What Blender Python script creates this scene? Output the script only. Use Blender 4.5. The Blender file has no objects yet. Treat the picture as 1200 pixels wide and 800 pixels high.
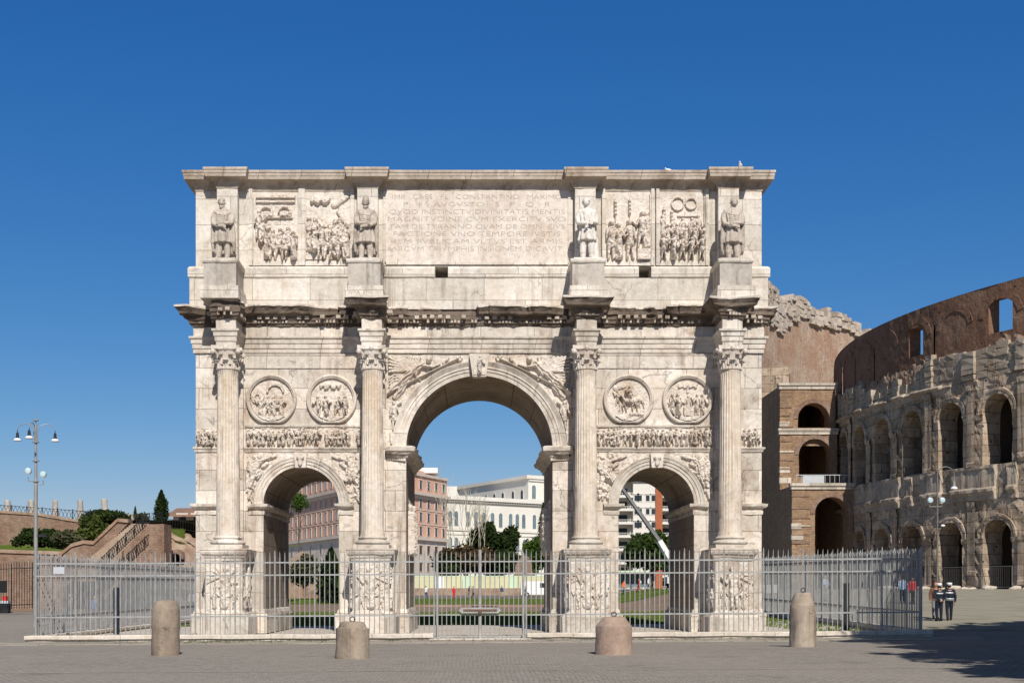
import bpy, math, random
import numpy as np
from mathutils import Vector
PI = math.pi
R = math.radians
S = bpy.context.scene
COL = S.collection

# ------------------------------------------------------------------ camera, sky, sun, exposure
CAM_Y, CAM_Z, F = -55.8, 2.0, 1451.0
cam_d = bpy.data.cameras.new('camera')
cam_d.sensor_fit = 'HORIZONTAL'; cam_d.sensor_width = 36.0
cam_d.lens = 36.0 * F / 1200.0
cam_d.shift_x = (600 - 561) / 1200.0
cam_d.shift_y = (690 - 400) / 1200.0
cam_d.clip_start = 0.2; cam_d.clip_end = 6000
cam = bpy.data.objects.new('camera', cam_d); COL.objects.link(cam)
cam.location = (0, CAM_Y, CAM_Z); cam.rotation_euler = (R(90), 0, 0)
S.camera = cam

SUN_AZ, SUN_EL = 10.0, 40.0        # degrees right of straight behind the camera, and above the horizon
sdir = Vector((math.sin(R(SUN_AZ)) * math.cos(R(SUN_EL)), -math.cos(R(SUN_AZ)) * math.cos(R(SUN_EL)), math.sin(R(SUN_EL))))
w = bpy.data.worlds.new('World'); S.world = w; w.use_nodes = True
wn = w.node_tree.nodes; wl = w.node_tree.links
sky = wn.new('ShaderNodeTexSky'); sky.sky_type = 'NISHITA'; sky.sun_disc = False
sky.sun_elevation = R(SUN_EL); sky.sun_rotation = R(180 - SUN_AZ)
sky.altitude = 100; sky.air_density = 1.0; sky.dust_density = 0.3; sky.ozone_density = 3.0
hsv = wn.new('ShaderNodeHueSaturation'); hsv.inputs['Saturation'].default_value = 1.30
hsv.inputs['Hue'].default_value = 0.5; hsv.inputs['Value'].default_value = 1.0
sep = wn.new('ShaderNodeSeparateColor'); cmb = wn.new('ShaderNodeCombineColor'); SK = .0683
wl.new(sky.outputs[0], hsv.inputs['Color']); wl.new(hsv.outputs[0], sep.inputs[0])
for ch, (k_, p_) in enumerate(((1.05, 1.10), (.87, .87), (.955, .65))):      # deep clear-day blue
    m1 = wn.new('ShaderNodeMath'); m1.operation = 'MULTIPLY'; m1.inputs[1].default_value = SK
    m2 = wn.new('ShaderNodeMath'); m2.operation = 'POWER'; m2.inputs[1].default_value = p_
    m3 = wn.new('ShaderNodeMath'); m3.operation = 'MULTIPLY'; m3.inputs[1].default_value = k_ / SK
    wl.new(sep.outputs[ch], m1.inputs[0]); wl.new(m1.outputs[0], m2.inputs[0]); wl.new(m2.outputs[0], m3.inputs[0]); wl.new(m3.outputs[0], cmb.inputs[ch])
tcs = wn.new('ShaderNodeTexCoord'); sxs = wn.new('ShaderNodeSeparateXYZ'); mr = wn.new('ShaderNodeMapRange'); mxs = wn.new('ShaderNodeMix')
mxs.data_type = 'RGBA'; mr.inputs['From Min'].default_value = .48; mr.inputs['From Max'].default_value = .72; mr.inputs['To Max'].default_value = .8
wl.new(tcs.outputs['Generated'], sxs.inputs[0]); wl.new(sxs.outputs[2], mr.inputs['Value']); wl.new(mr.outputs[0], mxs.inputs[0])
wl.new(cmb.outputs[0], mxs.inputs[6]); mxs.inputs[7].default_value = (.80, .98, 1.25, 1)      # unseen upper sky greyed and dimmed, added to weaken blue fill in shadows
wl.new(mxs.outputs[2], wn['Background'].inputs['Color'])
wn['Background'].inputs['Strength'].default_value = 0.066
sun_d = bpy.data.lights.new('sun', 'SUN'); sun_d.energy = 5.0; sun_d.angle = R(0.53); sun_d.color = (1.0, 0.945, 0.87)
sun = bpy.data.objects.new('sun', sun_d); COL.objects.link(sun)
sun.rotation_euler = sdir.to_track_quat('Z', 'Y').to_euler(); sun.location = (30, -60, 60)
S.view_settings.view_transform = 'Standard'; S.view_settings.look = 'None'
S.view_settings.exposure = 0.0; S.view_settings.gamma = 1.0; S.view_settings.use_curve_mapping = False
S.cycles.max_bounces = 6; S.cycles.diffuse_bounces = 3; S.cycles.glossy_bounces = 2
S.cycles.transparent_max_bounces = 8

# ------------------------------------------------------------------ helpers
rnd = random.Random(7)
NP = np.random.RandomState(11)
WL = {}                                     # world position of every thing's base

def hsh(i, j, k):
    n = (i * 374761393 + j * 668265263 + k * 2147483647 + 1013904223) & 0xffffffff
    n = ((n ^ (n >> 13)) * 1274126177) & 0xffffffff
    n = ((n ^ (n >> 16)) * 2246822519) & 0xffffffff
    return ((n ^ (n >> 15)) & 0xffff) / 65535.0

def vnoise(p, s=1.0, seed=0):
    p = np.asarray(p, float) * s + 1000.0 + seed * 17.3
    i = np.floor(p).astype(np.int64); f = p - i; f = f * f * (3 - 2 * f)
    r = 0
    for a in (0, 1):
        for b in (0, 1):
            for c in (0, 1):
                wgt = (f[..., 0] if a else 1 - f[..., 0]) * (f[..., 1] if b else 1 - f[..., 1]) * (f[..., 2] if c else 1 - f[..., 2])
                r = r + wgt * hsh(i[..., 0] + a, i[..., 1] + b, i[..., 2] + c)
    return r * 2 - 1

def fbm(p, s=1.0, seed=0, o=3):
    r = 0; a = 1.0
    for k in range(o):
        r = r + a * vnoise(p, s * 2 ** k, seed + k); a *= .5
    return r

def sstep(a, b, x):
    t = np.clip((x - a) / (b - a), 0, 1); return t * t * (3 - 2 * t)

def g(x, y):
    """ground height"""
    x = np.asarray(x, float); y = np.asarray(y, float)
    near = .35 * sstep(0, 1, (-8 - y) / 16)
    tilt = .0055 * np.clip(x, -25, 25) * np.clip(1 - (y - 10) / 40, 0, 1)
    rm = sstep(13, 24, x)
    right = rm * np.clip((y + 8) * .031, 0, 2.0)
    cen = (1 - rm) * np.clip((y - 20) / 130, 0, 1)
    return near + tilt + right + cen
def gz(x, y): return float(g(x, y))
def P(px, py, D): return ((px - 561) / F * D, CAM_Y + D, CAM_Z - (py - 690) / F * D)
def PX(px, D): return (px - 561) / F * D
def PZ(py, D): return CAM_Z - (py - 690) / F * D

class Frame:
    """oriented frame: u along, n outward, z up"""
    def __init__(s, o, u, n=None):
        s.o = np.array(o, float); s.u = np.array(u, float); s.u /= np.linalg.norm(s.u)
        s.n = np.array(n, float) if n is not None else np.array([s.u[1], -s.u[0], 0.])
    def __call__(s, a, d, z): return s.o + s.u * a + s.n * d + np.array([0, 0, z])
ID = Frame((0, 0, 0), (1, 0, 0), (0, 1, 0))

class MB:
    def __init__(s): s.v = []; s.f = []; s.m = []; s.n = 0; s.cm = 0
    def add(s, V, Fc):
        V = np.asarray(V, float).reshape(-1, 3)
        s.v.append(V); b = s.n
        for f in Fc: s.f.append([b + i for i in f]); s.m.append(s.cm)
        s.n += len(V); return s
    def fbox(s, fr, a0, a1, d0, d1, z0, z1):
        c = [fr(a, d, z) for z in (z0, z1) for d in (d0, d1) for a in (a0, a1)]
        return s.add(c, [(0, 2, 3, 1), (4, 5, 7, 6), (0, 1, 5, 4), (2, 6, 7, 3), (0, 4, 6, 2), (1, 3, 7, 5)])
    def box(s, x0, x1, y0, y1, z0, z1): return s.fbox(ID, x0, x1, y0, y1, z0, z1)
    def grid(s, A, closed_u=False, closed_v=False, mask=None):
        A = np.asarray(A, float); nv, nu = A.shape[:2]; f = []
        for j in range(nv if closed_v else nv - 1):
            j2 = (j + 1) % nv
            for i in range(nu if closed_u else nu - 1):
                if mask is not None and not mask[j, i]: continue
                i2 = (i + 1) % nu
                f.append((j * nu + i, j * nu + i2, j2 * nu + i2, j2 * nu + i))
        return s.add(A.reshape(-1, 3), f)
    def tube(s, pts, rad, n=8, caps=True):
        pts = [np.array(p, float) for p in pts]; k = len(pts)
        if not hasattr(rad, '__len__'): rad = [rad] * k
        rings = []; prev = None
        for i in range(k):
            d = pts[min(i + 1, k - 1)] - pts[max(i - 1, 0)]; d = d / (np.linalg.norm(d) + 1e-9)
            if prev is None:
                a = np.array([1., 0, 0]) if abs(d[0]) < .8 else np.array([0, 1., 0])
            else: a = prev
            a = a - d * a.dot(d); a /= np.linalg.norm(a) + 1e-9; prev = a; b = np.cross(d, a)
            th = np.arange(n) * 2 * PI / n
            rings.append(pts[i] + rad[i] * (np.cos(th)[:, None] * a + np.sin(th)[:, None] * b))
        A = np.array(rings); s.grid(A, closed_u=True)
        if caps:
            b = s.n - k * n
            s.f.append([b + i for i in range(n)][::-1]); s.f.append([b + (k - 1) * n + i for i in range(n)]); s.m += [s.cm, s.cm]
        return s
    def lathe(s, prof, n=16, c=(0, 0, 0), th0=0, capb=True, capt=True):
        th = th0 + np.arange(n) * 2 * PI / n
        A = np.array([[(c[0] + r * math.cos(t), c[1] + r * math.sin(t), c[2] + z) for t in th] for r, z in prof])
        s.grid(A, closed_u=True); b = s.n - len(prof) * n
        if capb: s.f.append([b + i for i in range(n)][::-1]); s.m.append(s.cm)
        if capt: s.f.append([b + (len(prof) - 1) * n + i for i in range(n)]); s.m.append(s.cm)
        return s
    def ell(s, c, r, n=12, m=8):
        c = np.array(c, float); r = np.array(r, float) * np.ones(3)
        ph = np.linspace(-PI / 2, PI / 2, m + 1); ph[0] += .02; ph[-1] -= .02
        th = np.arange(n) * 2 * PI / n
        A = np.array([[c + r * (math.cos(p) * math.cos(t), math.cos(p) * math.sin(t), math.sin(p)) for t in th] for p in ph])
        s.grid(A, closed_u=True); b = s.n - (m + 1) * n
        s.f.append([b + i for i in range(n)][::-1]); s.f.append([b + m * n + i for i in range(n)]); s.m += [s.cm, s.cm]
        return s
    def cap(s, p0, r0, p1, r1, n=10):
        s.tube([p0, p1], [r0, r1], n); s.ell(p0, r0, n, 6); s.ell(p1, r1, n, 6); return s
    def prism(s, poly, fn, d0, d1):
        """poly of (a,b) points; fn(a,b,d) gives the 3-D point; extruded from d0 to d1"""
        k = len(poly)
        V = [fn(a, b, d0) for a, b in poly] + [fn(a, b, d1) for a, b in poly]
        return s.add(V, [list(range(k)), list(range(2 * k - 1, k - 1, -1))] + [(i, k + i, k + (i + 1) % k, (i + 1) % k) for i in range(k)])
    def sweep(s, path, prof, closed=False, z0=0., step=None, warp=None):
        """path in plan, outward on its right-hand side; prof of (out, z), mitred at corners"""
        pts = [np.array(p, float) for p in path]; k = len(pts)
        segs = k if closed else k - 1; nn = []
        for i in range(segs):
            d = pts[(i + 1) % k] - pts[i]; d /= np.linalg.norm(d); nn.append(np.array([d[1], -d[0]]))
        Q, M = [], []
        for i in range(k):
            if closed: a, b = nn[i - 1], nn[i]
            else: a, b = nn[max(i - 1, 0)], nn[min(i, segs - 1)]
            m = (a + b) / (1 + a.dot(b)); Q.append(pts[i]); M.append(m)
            if step and i < segs:
                L = np.linalg.norm(pts[(i + 1) % k] - pts[i]); c = int(L / step)
                b2 = nn[(i + 1) % segs] if (closed or i + 1 < segs) else nn[i]
                m1 = (nn[i] + b2) / (1 + nn[i].dot(b2))
                for q in range(1, c):
                    t = q / c; Q.append(pts[i] * (1 - t) + pts[(i + 1) % k] * t); M.append(m * (1 - t) + m1 * t)
        Q = np.array(Q); M = np.array(M)
        A = np.zeros((len(prof), len(Q), 3))
        for j, (o, z) in enumerate(prof):
            A[j, :, :2] = Q + M * o; A[j, :, 2] = z + z0
        if warp is not None: A = warp(A, Q)
        return s.grid(A, closed_u=closed)
    def leaves(s, C, size, rng, flat=.0):
        C = np.asarray(C, float); n = len(C)
        a = rng.normal(size=(n, 3)); a /= np.linalg.norm(a, axis=1)[:, None]
        b = rng.normal(size=(n, 3)); b -= a * (a * b).sum(1)[:, None]; b /= np.linalg.norm(b, axis=1)[:, None]
        sz = size * (.6 + .8 * rng.rand(n))[:, None]
        V = np.stack([C - a * sz, C + b * sz * .55, C + a * sz, C - b * sz * .55], 1).reshape(-1, 3)
        return s.add(V, [(4 * i, 4 * i + 1, 4 * i + 2, 4 * i + 3) for i in range(n)])
    def verts(s): return np.concatenate(s.v) if s.v else np.zeros((0, 3))
    def mesh(s, name, mats, off=(0, 0, 0), smooth=False):
        me = bpy.data.meshes.new(name)
        me.from_pydata((s.verts() - np.array(off)).tolist(), [], s.f); 
        if not isinstance(mats, (list, tuple)): mats = [mats]
        for m in mats: me.materials.append(m)
        if len(mats) > 1: me.polygons.foreach_set('material_index', s.m)
        if smooth: me.polygons.foreach_set('use_smooth', [True] * len(me.polygons))
        me.update(); return me
    def build(s, name, mats, parent=None, smooth=False, recalc=False):
        off = wpos(parent)
        return link(name, s.mesh(name, mats, off, smooth), parent, recalc)

def wpos(o): return WL.get(o.name, (0, 0, 0)) if o is not None else (0, 0, 0)
def link(name, me, parent=None, recalc=True):
    if recalc:
        import bmesh
        b = bmesh.new(); b.from_mesh(me); bmesh.ops.recalc_face_normals(b, faces=b.faces); b.to_mesh(me); b.free()
    o = bpy.data.objects.new(name, me); COL.objects.link(o)
    if parent is not None: o.parent = parent; WL[o.name] = wpos(parent)
    return o
def tag(o, label=None, cat=None, group=None, kind=None):
    if label: o['label'] = label
    if cat: o['category'] = cat
    if group: o['group'] = group
    if kind: o['kind'] = kind
    return o
def thing(name, loc, label, cat, group=None):
    o = bpy.data.objects.new(name, None); o.empty_display_size = .2; COL.objects.link(o)
    o.location = loc; WL[o.name] = tuple(loc)
    return tag(o, label, cat, group)
def single(name, mb, mats, label, cat, group=None, smooth=False, recalc=False):
    """a thing that is one mesh, its origin at its base"""
    v = mb.verts(); base = ((v[:, 0].min() + v[:, 0].max()) / 2, (v[:, 1].min() + v[:, 1].max()) / 2, v[:, 2].min())
    o = link(name, mb.mesh(name, mats, base, smooth), None, recalc); o.location = base; WL[o.name] = base
    return tag(o, label, cat, group)
def struct(name, mb, mats, smooth=False, kind='structure'):
    o = link(name, mb.mesh(name, mats, (0, 0, 0), smooth), None, False); o['kind'] = kind; return o
def copy_tree(o, parent=None):
    c = o.copy(); COL.objects.link(c)
    if parent is not None: c.parent = parent
    for ch in list(o.children): copy_tree(ch, c)
    return c
def fuse(mb, voxel, smooth=2, fac=.5):
    """voxel-fuse overlapping shapes into one continuous skin; returns an MB"""
    me = mb.mesh('tmp', []); o = bpy.data.objects.new('tmp', me); COL.objects.link(o)
    m = o.modifiers.new('r', 'REMESH'); m.mode = 'VOXEL'; m.voxel_size = voxel
    if smooth:
        q = o.modifiers.new('s', 'SMOOTH'); q.iterations = smooth; q.factor = fac
    dg = bpy.context.evaluated_depsgraph_get()
    e = o.evaluated_get(dg); me2 = bpy.data.meshes.new_from_object(e)
    V = np.empty(len(me2.vertices) * 3); me2.vertices.foreach_get('co', V)
    r = MB(); r.add(V.reshape(-1, 3), [list(p.vertices) for p in me2.polygons])
    bpy.data.objects.remove(o); bpy.data.meshes.remove(me); bpy.data.meshes.remove(me2)
    return r

# ------------------------------------------------------------------ materials
class NT:
    def __init__(s, name):
        s.m = bpy.data.materials.new(name); s.m.use_nodes = True
        s.t = s.m.node_tree; s.b = s.t.nodes['Principled BSDF']
        s.b.inputs['Specular IOR Level'].default_value = .25
        s.pos = s.t.nodes.new('ShaderNodeNewGeometry').outputs['Position']
    def n(s, typ, ins={}, **kw):
        x = s.t.nodes.new(typ)
        for k, v in kw.items(): setattr(x, k, v)
        for k, v in ins.items(): s.set(x.inputs[k], v)
        return x
    def set(s, sock, v):
        if isinstance(v, bpy.types.NodeSocket): s.t.links.new(v, sock)
        elif hasattr(v, '__len__') and sock.type == 'RGBA' and len(v) == 3: sock.default_value = (*v, 1)
        else: sock.default_value = v
    def map(s, sc=(1, 1, 1), vec=None, loc=(0, 0, 0)):
        return s.n('ShaderNodeMapping', {'Vector': vec or s.pos, 'Scale': sc, 'Location': loc}).outputs[0]
    def noise(s, sc, det=4, rough=.55, vec=None, dist=0):
        return s.n('ShaderNodeTexNoise', {'Vector': vec or s.pos, 'Scale': sc, 'Detail': det, 'Roughness': rough, 'Distortion': dist}).outputs['Fac']
    def ramp(s, fac, a, b, ca=(0, 0, 0), cb=(1, 1, 1)):
        x = s.n('ShaderNodeValToRGB', {'Fac': fac}); e = x.color_ramp.elements
        e[0].position = a; e[0].color = (*ca, 1); e[1].position = b; e[1].color = (*cb, 1); return x.outputs['Color']
    def mix(s, fac, a, b, mode='MIX'):
        x = s.n('ShaderNodeMix', data_type='RGBA', blend_type=mode)
        s.set(x.inputs[0], fac); s.set(x.inputs[6], a); s.set(x.inputs[7], b); return x.outputs[2]
    def math(s, op, a, b=0.):
        return s.n('ShaderNodeMath', {0: a, 1: b}, operation=op).outputs[0]
    def bump(s, h, st=.4, dist=.05):
        x = s.n('ShaderNodeBump', {'Height': h, 'Strength': st, 'Distance': dist}); s.t.links.new(x.outputs[0], s.b.inputs['Normal'])
    def fin(s, col, rough=.85):
        s.set(s.b.inputs['Base Color'], col); s.set(s.b.inputs['Roughness'], rough); return s.m

def flat(name, col, rough=.6, metal=0., var=.12, sc=3.):
    t = NT(name); c = np.array(col)
    if rough >= .9: t.b.inputs['Specular IOR Level'].default_value = .02
    k = t.mix(t.ramp(t.noise(sc, 5), .3, .7), tuple(c * (1 - var)), tuple(np.minimum(c * (1 + var), 1)))
    t.b.inputs['Metallic'].default_value = metal
    return t.fin(k, rough)

def stone(name, ca, cb, cc, joints=None, crust=.5, streak=.5, bump=.5, tint=.10, pits=1., pith=(.07, .15), pitn=.52, crustcol=(.07, .052, .04), pitsc=9., xz=True, wob_=.06, crustsc=1.3, clean=0., cracks=0.):
    t = NT(name)
    base = t.mix(t.ramp(t.noise(.42, 5, .6, dist=.6), .38, .62), ca, cb)
    base = t.mix(t.math('MULTIPLY', t.ramp(t.noise(.8, 8, .70, vec=t.map((1, 1, .7), loc=(5, 9, 3)), dist=.5), .50, .66), .75), base, cc)
    h = t.math('MULTIPLY', t.noise(7., 8, .7), .5)
    if clean:
        cl = t.math('MULTIPLY', t.ramp(t.noise(.62, 7, .66, vec=t.map((1, 1, .8), loc=(21, 5, 13)), dist=.8), .56, .63), clean)
        base = t.mix(cl, base, (.76, .725, .665))
    if cracks:
        wv = t.n('ShaderNodeVectorMath', {0: t.pos, 1: t.n('ShaderNodeVectorMath', {0: t.n('ShaderNodeTexNoise', {'Vector': t.pos, 'Scale': 1.4, 'Detail': 5.}).outputs['Color'], 'Scale': 1.1}, operation='SCALE').outputs[0]}, operation='ADD').outputs[0]
        ck = t.n('ShaderNodeTexVoronoi', {'Vector': wv, 'Scale': .42}, feature='DISTANCE_TO_EDGE').outputs['Distance']
        ckm = t.math('MULTIPLY', t.ramp(ck, .004, .013, (1, 1, 1), (0, 0, 0)), t.ramp(t.noise(.55, 3, vec=t.map(loc=(2, 31, 9))), .50, .56))
        base = t.mix(t.math('MULTIPLY', ckm, cracks), base, crustcol)
    if joints:
        sx = t.n('ShaderNodeSeparateXYZ', {0: t.pos})
        u = t.math('ADD', sx.outputs[0], sx.outputs[1])
        wob = t.math('MULTIPLY', t.math('SUBTRACT', t.noise(.9, 2), .5), wob_)
        v = t.n('ShaderNodeCombineXYZ', {0: t.math('ADD', u, wob), 1: t.math('ADD', sx.outputs[2], wob), 2: 0.})
        br = t.n('ShaderNodeTexBrick', {'Vector': v.outputs[0], 'Color1': (1 - tint, 1 - tint, 1 - tint * 1.1), 'Color2': (1 + tint * .6, 1 + tint * .55, 1 + tint * .5),
             'Mortar': (.46, .40, .35), 'Scale': 1., 'Mortar Size': joints[2], 'Mortar Smooth': .3, 'Bias': 0., 'Brick Width': joints[0], 'Row Height': joints[1]},
             offset=.43, squash=1.25, squash_frequency=3)
        base = t.mix(1., base, br.outputs['Color'], 'MULTIPLY')
        h = t.math('SUBTRACT', h, t.math('MULTIPLY', br.outputs['Fac'], .7))
    if streak:
        st = t.ramp(t.noise(1., 6, .7, vec=t.map((2.6, 2.6, .14))), .51, .68)
        st2 = t.ramp(t.noise(.45, 4, vec=t.map(loc=(11, 2, 4))), .42, .56)
        base = t.mix(t.math('MULTIPLY', t.math('MULTIPLY', st, st2), streak), base, tuple(np.array(cc) * .55))
    if crust:
        cr = t.ramp(t.noise(crustsc, 11, .78, vec=t.map((1, 1, 1.2), loc=(3, 1, 7)), dist=.6), .555, .70)
        base = t.mix(t.math('MULTIPLY', cr, crust), base, crustcol)
    fine = t.ramp(t.noise(4.2, 9, .72, dist=.3), .3, .72, (.80, .775, .75), (1.13, 1.13, 1.13))
    base = t.mix(1., base, fine, 'MULTIPLY')
    if pits:
        vo = t.n('ShaderNodeTexVoronoi', {'Vector': t.pos, 'Scale': pitsc, 'Randomness': 1.}).outputs['Distance']
        pm = t.math('MULTIPLY', t.ramp(vo, pith[0], pith[1], (1, 1, 1), (0, 0, 0)), t.ramp(t.noise(1.7, 3), pitn, pitn + .08))
        base = t.mix(t.math('MULTIPLY', pm, .7 * pits), base, tuple(np.array(crustcol) * 1.3))
        h = t.math('SUBTRACT', h, t.math('MULTIPLY', pm, .6))
    t.bump(h, bump, .06)
    return t.fin(base, .88)

def brick(name, ca, cb, mortar, bw=.5, bh=.16, patch=(.3, .22, .17), pk=.5, bump=.5, holes=0.):
    t = NT(name)
    sx = t.n('ShaderNodeSeparateXYZ', {0: t.pos})
    v = t.n('ShaderNodeCombineXYZ', {0: t.math('ADD', sx.outputs[0], sx.outputs[1]), 1: sx.outputs[2], 2: 0.})
    br = t.n('ShaderNodeTexBrick', {'Vector': v.outputs[0], 'Color1': ca, 'Color2': cb, 'Mortar': mortar, 'Scale': 1., 'Mortar Size': .02, 'Mortar Smooth': .2, 'Brick Width': bw, 'Row Height': bh}, squash=1.)
    c = t.mix(t.math('MULTIPLY', t.ramp(t.noise(.28, 8, .68, dist=.8), .42, .62), pk), br.outputs['Color'], patch)
    c = t.mix(t.math('MULTIPLY', t.ramp(t.noise(1., 6, .7, vec=t.map((.9, .9, .1))), .5, .75), .5), c, tuple(np.array(ca) * .45))
    c = t.mix(1., c, t.ramp(t.noise(2.4, 8, .75), .3, .72, (.62, .6, .58), (1.25, 1.22, 1.2)), 'MULTIPLY')
    vo = t.n('ShaderNodeTexVoronoi', {'Vector': t.pos, 'Scale': .85, 'Randomness': 1.}).outputs['Distance']
    c = t.mix(t.math('MULTIPLY', t.ramp(vo, .10, .15, (1, 1, 1), (0, 0, 0)), holes), c, (.02, .014, .01))
    t.bump(t.math('SUBTRACT', t.noise(3., 8, .7), t.math('MULTIPLY', br.outputs['Fac'], .3)), bump, .15)
    return t.fin(c, .92)

def foliage(name, ca, cb, trans=.25, sc=.6):
    t = NT(name)
    c = t.mix(t.ramp(t.noise(sc, 4, .6), .36, .64), ca, cb)
    c = t.mix(1., c, t.ramp(t.noise(9., 2), .3, .7, (.7, .75, .7), (1.3, 1.25, 1.2)), 'MULTIPLY')
    out = t.t.nodes['Material Output']
    tr = t.n('ShaderNodeBsdfTranslucent', {'Color': c})
    mx = t.n('ShaderNodeMixShader', {0: trans})
    t.fin(c, .75); t.b.inputs['Specular IOR Level'].default_value = 0.
    t.t.links.new(t.b.outputs[0], mx.inputs[1]); t.t.links.new(tr.outputs[0], mx.inputs[2]); t.t.links.new(mx.outputs[0], out.inputs[0])
    return t.m

def paving(name):
    t = NT(name)
    wv = t.n('ShaderNodeVectorMath', {0: t.pos, 1: t.n('ShaderNodeVectorMath', {0: t.n('ShaderNodeTexNoise', {'Vector': t.pos, 'Scale': .3, 'Detail': 5.}).outputs['Color'], 'Scale': .45}, operation='SCALE').outputs[0]}, operation='ADD').outputs[0]
    br = t.n('ShaderNodeTexBrick', {'Vector': t.map((1, 1, 0), vec=wv), 'Color1': (.26, .234, .203), 'Color2': (.35, .316, .275), 'Mortar': (.165, .147, .126), 'Scale': 1., 'Mortar Size': .016, 'Mortar Smooth': .3, 'Brick Width': .19, 'Row Height': .17}, squash=1.)
    c = t.mix(t.ramp(t.noise(.16, 6, .62, dist=.5), .35, .65, (.0,) * 3, (.7,) * 3), br.outputs['Color'], (.31, .278, .238))
    c = t.mix(t.math('MULTIPLY', t.ramp(t.noise(1., 5, .6, vec=t.map((.08, .9, 1))), .5, .68), .45), c, (.27, .245, .21))
    c = t.mix(t.math('MULTIPLY', t.ramp(t.noise(.5, 7, .7, vec=t.map(loc=(9, 4, 0))), .58, .72), .5), c, (.085, .078, .07))
    sx = t.n('ShaderNodeSeparateXYZ', {0: t.pos})
    # moss and dirt in the joints along the foot of the fence kerb
    dy = t.math('ABSOLUTE', t.math('ADD', sx.outputs[1], 7.4))
    near = t.ramp(dy, .3, 1.6, (1, 1, 1), (0, 0, 0))
    mm = t.math('MULTIPLY', near, t.ramp(t.noise(1.4, 6, .7), .50, .66))
    c = t.mix(t.math('MULTIPLY', mm, .65), c, (.10, .115, .035))
    c = t.mix(1., c, t.ramp(t.noise(13., 4, .7), .3, .7, (.78, .78, .78), (1.18, 1.18, 1.18)), 'MULTIPLY')
    t.bump(t.math('ADD', t.math('MULTIPLY', br.outputs['Fac'], -1.), t.math('MULTIPLY', t.noise(22., 3), .8)), .4, .02)
    t.b.inputs['Specular IOR Level'].default_value = .03
    return t.fin(c, .9)

M = {}
M['wall'] = stone('arch_stone', (.61, .545, .47), (.70, .65, .585), (.43, .335, .255), joints=(2.1, .92, .015), crust=.85, streak=.9, tint=.24, clean=.75, cracks=.5)
M['attic'] = stone('attic_marble', (.635, .585, .51), (.71, .665, .60), (.52, .44, .35), joints=(2.6, 1.15, .012), crust=.5, streak=.85, tint=.15, clean=.6, cracks=.4)
M['relief'] = stone('carved_marble', (.64, .575, .495), (.71, .655, .585), (.43, .33, .245), crust=.85, crustsc=3.6, streak=.3, pitsc=12.)
M['atticrelief'] = stone('attic_carved_marble', (.68, .61, .53), (.73, .665, .59), (.54, .43, .33), crust=.55, crustsc=3.6, streak=.3, pitsc=12.)
M['trim'] = stone('moulded_marble', (.62, .56, .485), (.69, .64, .57), (.45, .355, .275), joints=(2.4, 9., .014), crust=.7, streak=.9, clean=.5, tint=.16)
M['cornice'] = stone('crusted_shaded_cornice', (.105, .080, .062), (.20, .16, .125), (.075, .056, .042), crust=.9, streak=.6, bump=.9, crustcol=(.045, .034, .027))  # black crust, with the shade under the lip also in the colour
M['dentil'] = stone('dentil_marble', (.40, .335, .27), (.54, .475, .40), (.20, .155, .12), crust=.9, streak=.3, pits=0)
M['cornicetop'] = stone('pale_cornice_stone', (.60, .54, .46), (.66, .60, .53), (.40, .33, .26), crust=.6, streak=.3, bump=.9)
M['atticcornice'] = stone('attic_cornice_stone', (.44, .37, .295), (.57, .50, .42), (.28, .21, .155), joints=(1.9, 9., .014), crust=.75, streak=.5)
M['shaft'] = stone('yellow_marble', (.63, .55, .45), (.69, .62, .53), (.53, .41, .29), crust=.4, streak=.75, pits=.6)
M['statue'] = stone('grey_veined_marble', (.46, .40, .335), (.58, .52, .45), (.26, .205, .16), crust=.7, streak=.8, pits=0)
M['statuew'] = stone('white_marble', (.70, .66, .60), (.74, .70, .64), (.60, .54, .47), crust=.15, streak=.3, pits=0)
M['plinth'] = stone('grey_marble', (.44, .40, .35), (.55, .50, .44), (.30, .26, .22), crust=.4, streak=.9, pits=0)
M['vault'] = stone('shaded_vault_stone', (.30, .235, .175), (.38, .31, .24), (.19, .14, .105), joints=(1.7, .8, .014), crust=.5, streak=.4)  # arch stone coloured darker and browner for the shade inside the openings
M['letter'] = flat('groove_shade_letter', (.36, .31, .255), .9)  # raised letters in a darker tone, standing for shade in carved grooves
M['trav'] = stone('travertine', (.40, .31, .225), (.50, .415, .32), (.23, .165, .115), joints=(2.2, 1.1, .03), crust=.85, streak=.8, bump=.9, tint=.28, pitsc=1.25, pits=1.5, pith=(.13, .19), pitn=.44, crustcol=(.06, .052, .045))
M['travlight'] = stone('bleached_travertine', (.50, .45, .38), (.60, .54, .46), (.38, .32, .26), joints=(1.8, .95, .03), crust=.5, streak=.3, bump=1., tint=.2, pitsc=2.)
M['abrick'] = brick('attic_brick', (.25, .125, .075), (.19, .10, .062), (.28, .19, .13), .6, .15, (.33, .215, .15), .65, .9, .9)
M['bbrick'] = brick('buttress_brick', (.42, .28, .17), (.34, .215, .13), (.44, .35, .25), .8, .2, (.26, .165, .105), .6, 1., .3)
M['crown'] = stone('broken_crown_stone', (.46, .39, .31), (.58, .51, .43), (.28, .215, .155), crust=.9, streak=.3, bump=1., pitsc=1.3, pits=1.6)
M['core'] = stone('concrete_core', (.30, .205, .145), (.38, .28, .20), (.20, .13, .09), crust=.8, bump=1., pitsc=1.4, pits=1.3, streak=.3)
M['trav2'] = stone('facing_block_stone', (.37, .30, .225), (.48, .41, .325), (.25, .19, .14), crust=.95, streak=.5, bump=1., pitsc=1.4, pits=1.4, crustcol=(.06, .052, .045))
M['plaster'] = brick('ruined_plaster', (.47, .29, .19), (.40, .24, .155), (.50, .38, .28), .7, .2, (.56, .45, .35), .9, .9, .6)
M['dbrick'] = flat('gallery_interior', (.16, .12, .09), .95)
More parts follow.
